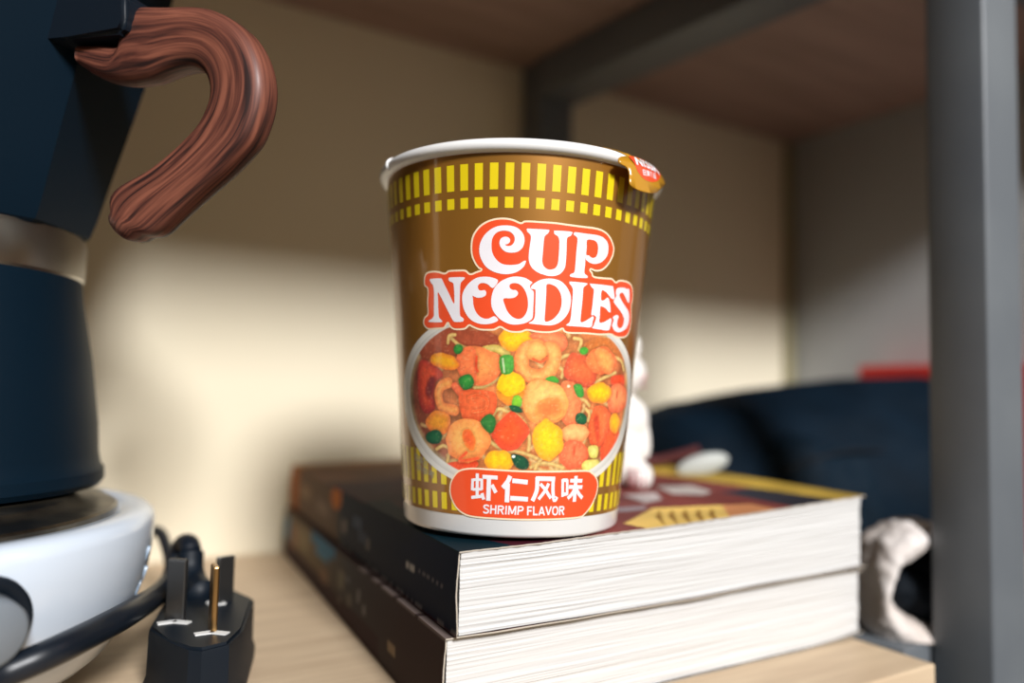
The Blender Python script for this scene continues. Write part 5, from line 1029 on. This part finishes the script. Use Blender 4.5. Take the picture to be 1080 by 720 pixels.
# ------------------------------------------------------------------ black bag
bb = Vector((.30, -.10, 0))
bag = empty('black_bag', tuple(bb), 'large soft black bag lying on the shelf behind and right of the books', 'bag')
def bag_mesh():
    V = []; F = []
    nx, ny = 110, 60
    tp = {}
    def outline(x):   # top height by x
        return np.interp(x, [.209, .215, .224, .25, .30, .35, .40, .420, .428], [.020, .070, .080, .089, .0975, .1035, .1085, .106, .095])
    rings = []
    for i in range(nx + 1):
        x = .2095 + (.428 - .2095) * i / nx
        h = outline(x)
        ring = []
        for j in range(ny):
            a = 2 * PI * j / ny
            c, s = math.cos(a), math.sin(a)
            e = 2 / 2.6
            yc = -.100 - .048 * min(1, max(0, (x - .28) / .12)); y = yc + .062 * math.copysign(abs(c) ** e, c) * (.55 + .45 * min(1, min(i, nx - i) / 14))
            z = h / 2 + h / 2 * math.copysign(abs(s) ** e, s)
            # keep the far half highest, the front half slumps
            fr = max(0, (yc - y) / .062)
            z -= z * .30 * fr ** 1.5
            d = .004 * noise.noise(Vector((x * 16, y * 22, z * 30))) + .0016 * noise.noise(Vector((x * 60, y * 40, z * 120)))
            p = Vector((x, y - d, max(z + d * .6, .0004)))
            ring.append(len(V)); V.append(p - bb)
        rings.append(ring)
    for i in range(nx):
        for j in range(ny):
            l = (j + 1) % ny; F.append((rings[i][j], rings[i][l], rings[i + 1][l], rings[i + 1][j]))
    F.append(tuple(rings[0])[::-1]); F.append(tuple(rings[-1]))
    return mesh_obj('bag_body', V, F, M['bag'], bag, smooth=True)
bag_mesh()
blob('front_pocket', [((.320, -.150, .034), (.070, .024, .034), (0, 0, 0)), ((.285, -.145, .038), (.045, .026, .032), (0, 0, 0))], M['pocket'], bag, voxel=.002, disp=.0035, dscale=38, base=bb, flat=.0005)
tube('zip', [Vector((.252, -.160, .052)), Vector((.29, -.166, .062)), Vector((.33, -.170, .062)), Vector((.375, -.168, .056))], .0012, M['plastic'], bag, bb)
s0 = [PXD(664, 483, 395), PXD(690, 486, 395), PXD(718, 480, 392), PXD(738, 474, 390)]
tube('strap', s0, .0026, M['strap'], bag, bb)
lb = PXD(741, 490, 372)
blob('pull_tag', [(PXD(741, 490, 372), (.0135, .003, .0055), (0, -.28, yaw))], M['tag'], bag, voxel=.0008, base=bb)

# ------------------------------------------------------------------ red box behind the bag
rb = Vector((.43, -.10, 0))
rbx = empty('red_box', (.4440, -.150, 0), 'bright red box standing upright behind the black bag near the steel post', 'box')
bm = bmesh.new(); add_box(bm, -.0135, .0125, -.060, .066, 0, .112, .001); bm_obj('carton', bm, M['redbox'], rbx)
bm = bmesh.new(); add_box(bm, -.0138, .0128, -.0605, .0665, .104, .1165, .001); bm_obj('carton_lid', bm, M['redbox'], rbx)

# ------------------------------------------------------------------ white cloth pouch, mouth open towards the front
wb0 = Vector((.2270, -.2170, 0))
pch = empty('cloth_pouch', tuple(wb0), 'crumpled white cloth pouch with black lining beside the right end of the books', 'pouch')
yw = math.atan2(-.519, .854)
def lobe(px, py, D, r, tilt=0.0, turn=0.0): return (PXD(px, py, D), r, (0, tilt, yw + turn))
ringp = [(985, 566, 12), (966, 561, 13), (948, 566, 15), (933, 577, 17), (922, 594, 13), (919, 614, 10), (919, 634, 12), (928, 652, 18), (945, 664, 20), (963, 670, 18), (980, 675, 16), (996, 676, 15)]
rp = catmull([p + (i_,) for i_, p in enumerate(ringp)], 4)
blob('pouch_body', [lobe(p[0], p[1], 326 + (8 if p[1] < 600 and p[0] > 955 else 0), (p[2] * .00041, .017, p[2] * .00041)) for p in rp] + [lobe(960, 618, 364, (.030, .012, .0270))],
     M['cloth'], pch, voxel=.0010, disp=.0014, dscale=120, base=wb0, flat=-.0052, smooth=5)
blob('lining', [lobe(965, 622, 334, (.0220, .016, .0130), .15), lobe(985, 608, 336, (.0170, .016, .0180), .1), lobe(942, 612, 338, (.0080, .014, .0130), 0)],
     M['blackcloth'], pch, voxel=.0010, disp=.0022, dscale=120, base=wb0, flat=-.0035, smooth=4)

# ------------------------------------------------------------------ light
def area(name, loc, target, size, power, col):
    l = bpy.data.lights.new(name, 'AREA'); l.shape = 'DISK'; l.size = size; l.energy = power; l.color = col
    o = bpy.data.objects.new(name, l); COL.objects.link(o); o.location = loc
    d = Vector(target) - Vector(loc); o.rotation_euler = d.to_track_quat('-Z', 'Y').to_euler()
    return o
T0 = Vector((.0, -.15, .1))
dirl = Vector((.06, 1, -.58)).normalized()
area('ceiling_lamp', T0 - dirl * 2.5, T0, .52, 94.0, (.985, .985, 1.0))
# unseen room as a gradient shaped for its light: warm front, dark bluish sides
w = bpy.data.worlds.new('room'); SC.world = w; w.use_nodes = True
nt = w.node_tree; bg = nt.nodes['Background']
tc = nt.nodes.new('ShaderNodeTexCoord')
dp = nt.nodes.new('ShaderNodeVectorMath'); dp.operation = 'DOT_PRODUCT'; dp.inputs[1].default_value = Vector((.15, -1, .25)).normalized()
nt.links.new(tc.outputs['Generated'], dp.inputs[0])
cr = nt.nodes.new('ShaderNodeValToRGB'); e = cr.color_ramp.elements
e[0].position = .15; e[0].color = (.012, .022, .034, 1)
e[1].position = .95; e[1].color = (.60, .46, .28, 1)
x = e.new(.55); x.color = (.06, .075, .09, 1)
nt.links.new(dp.outputs['Value'], cr.inputs[0]); nt.links.new(cr.outputs[0], bg.inputs[0]); bg.inputs[1].default_value = .64

SC.view_settings.view_transform = 'Standard'
SC.view_settings.look = 'None'
SC.view_settings.exposure = 0.0
SC.view_settings.gamma = 1.0
SC.view_settings.use_curve_mapping = False
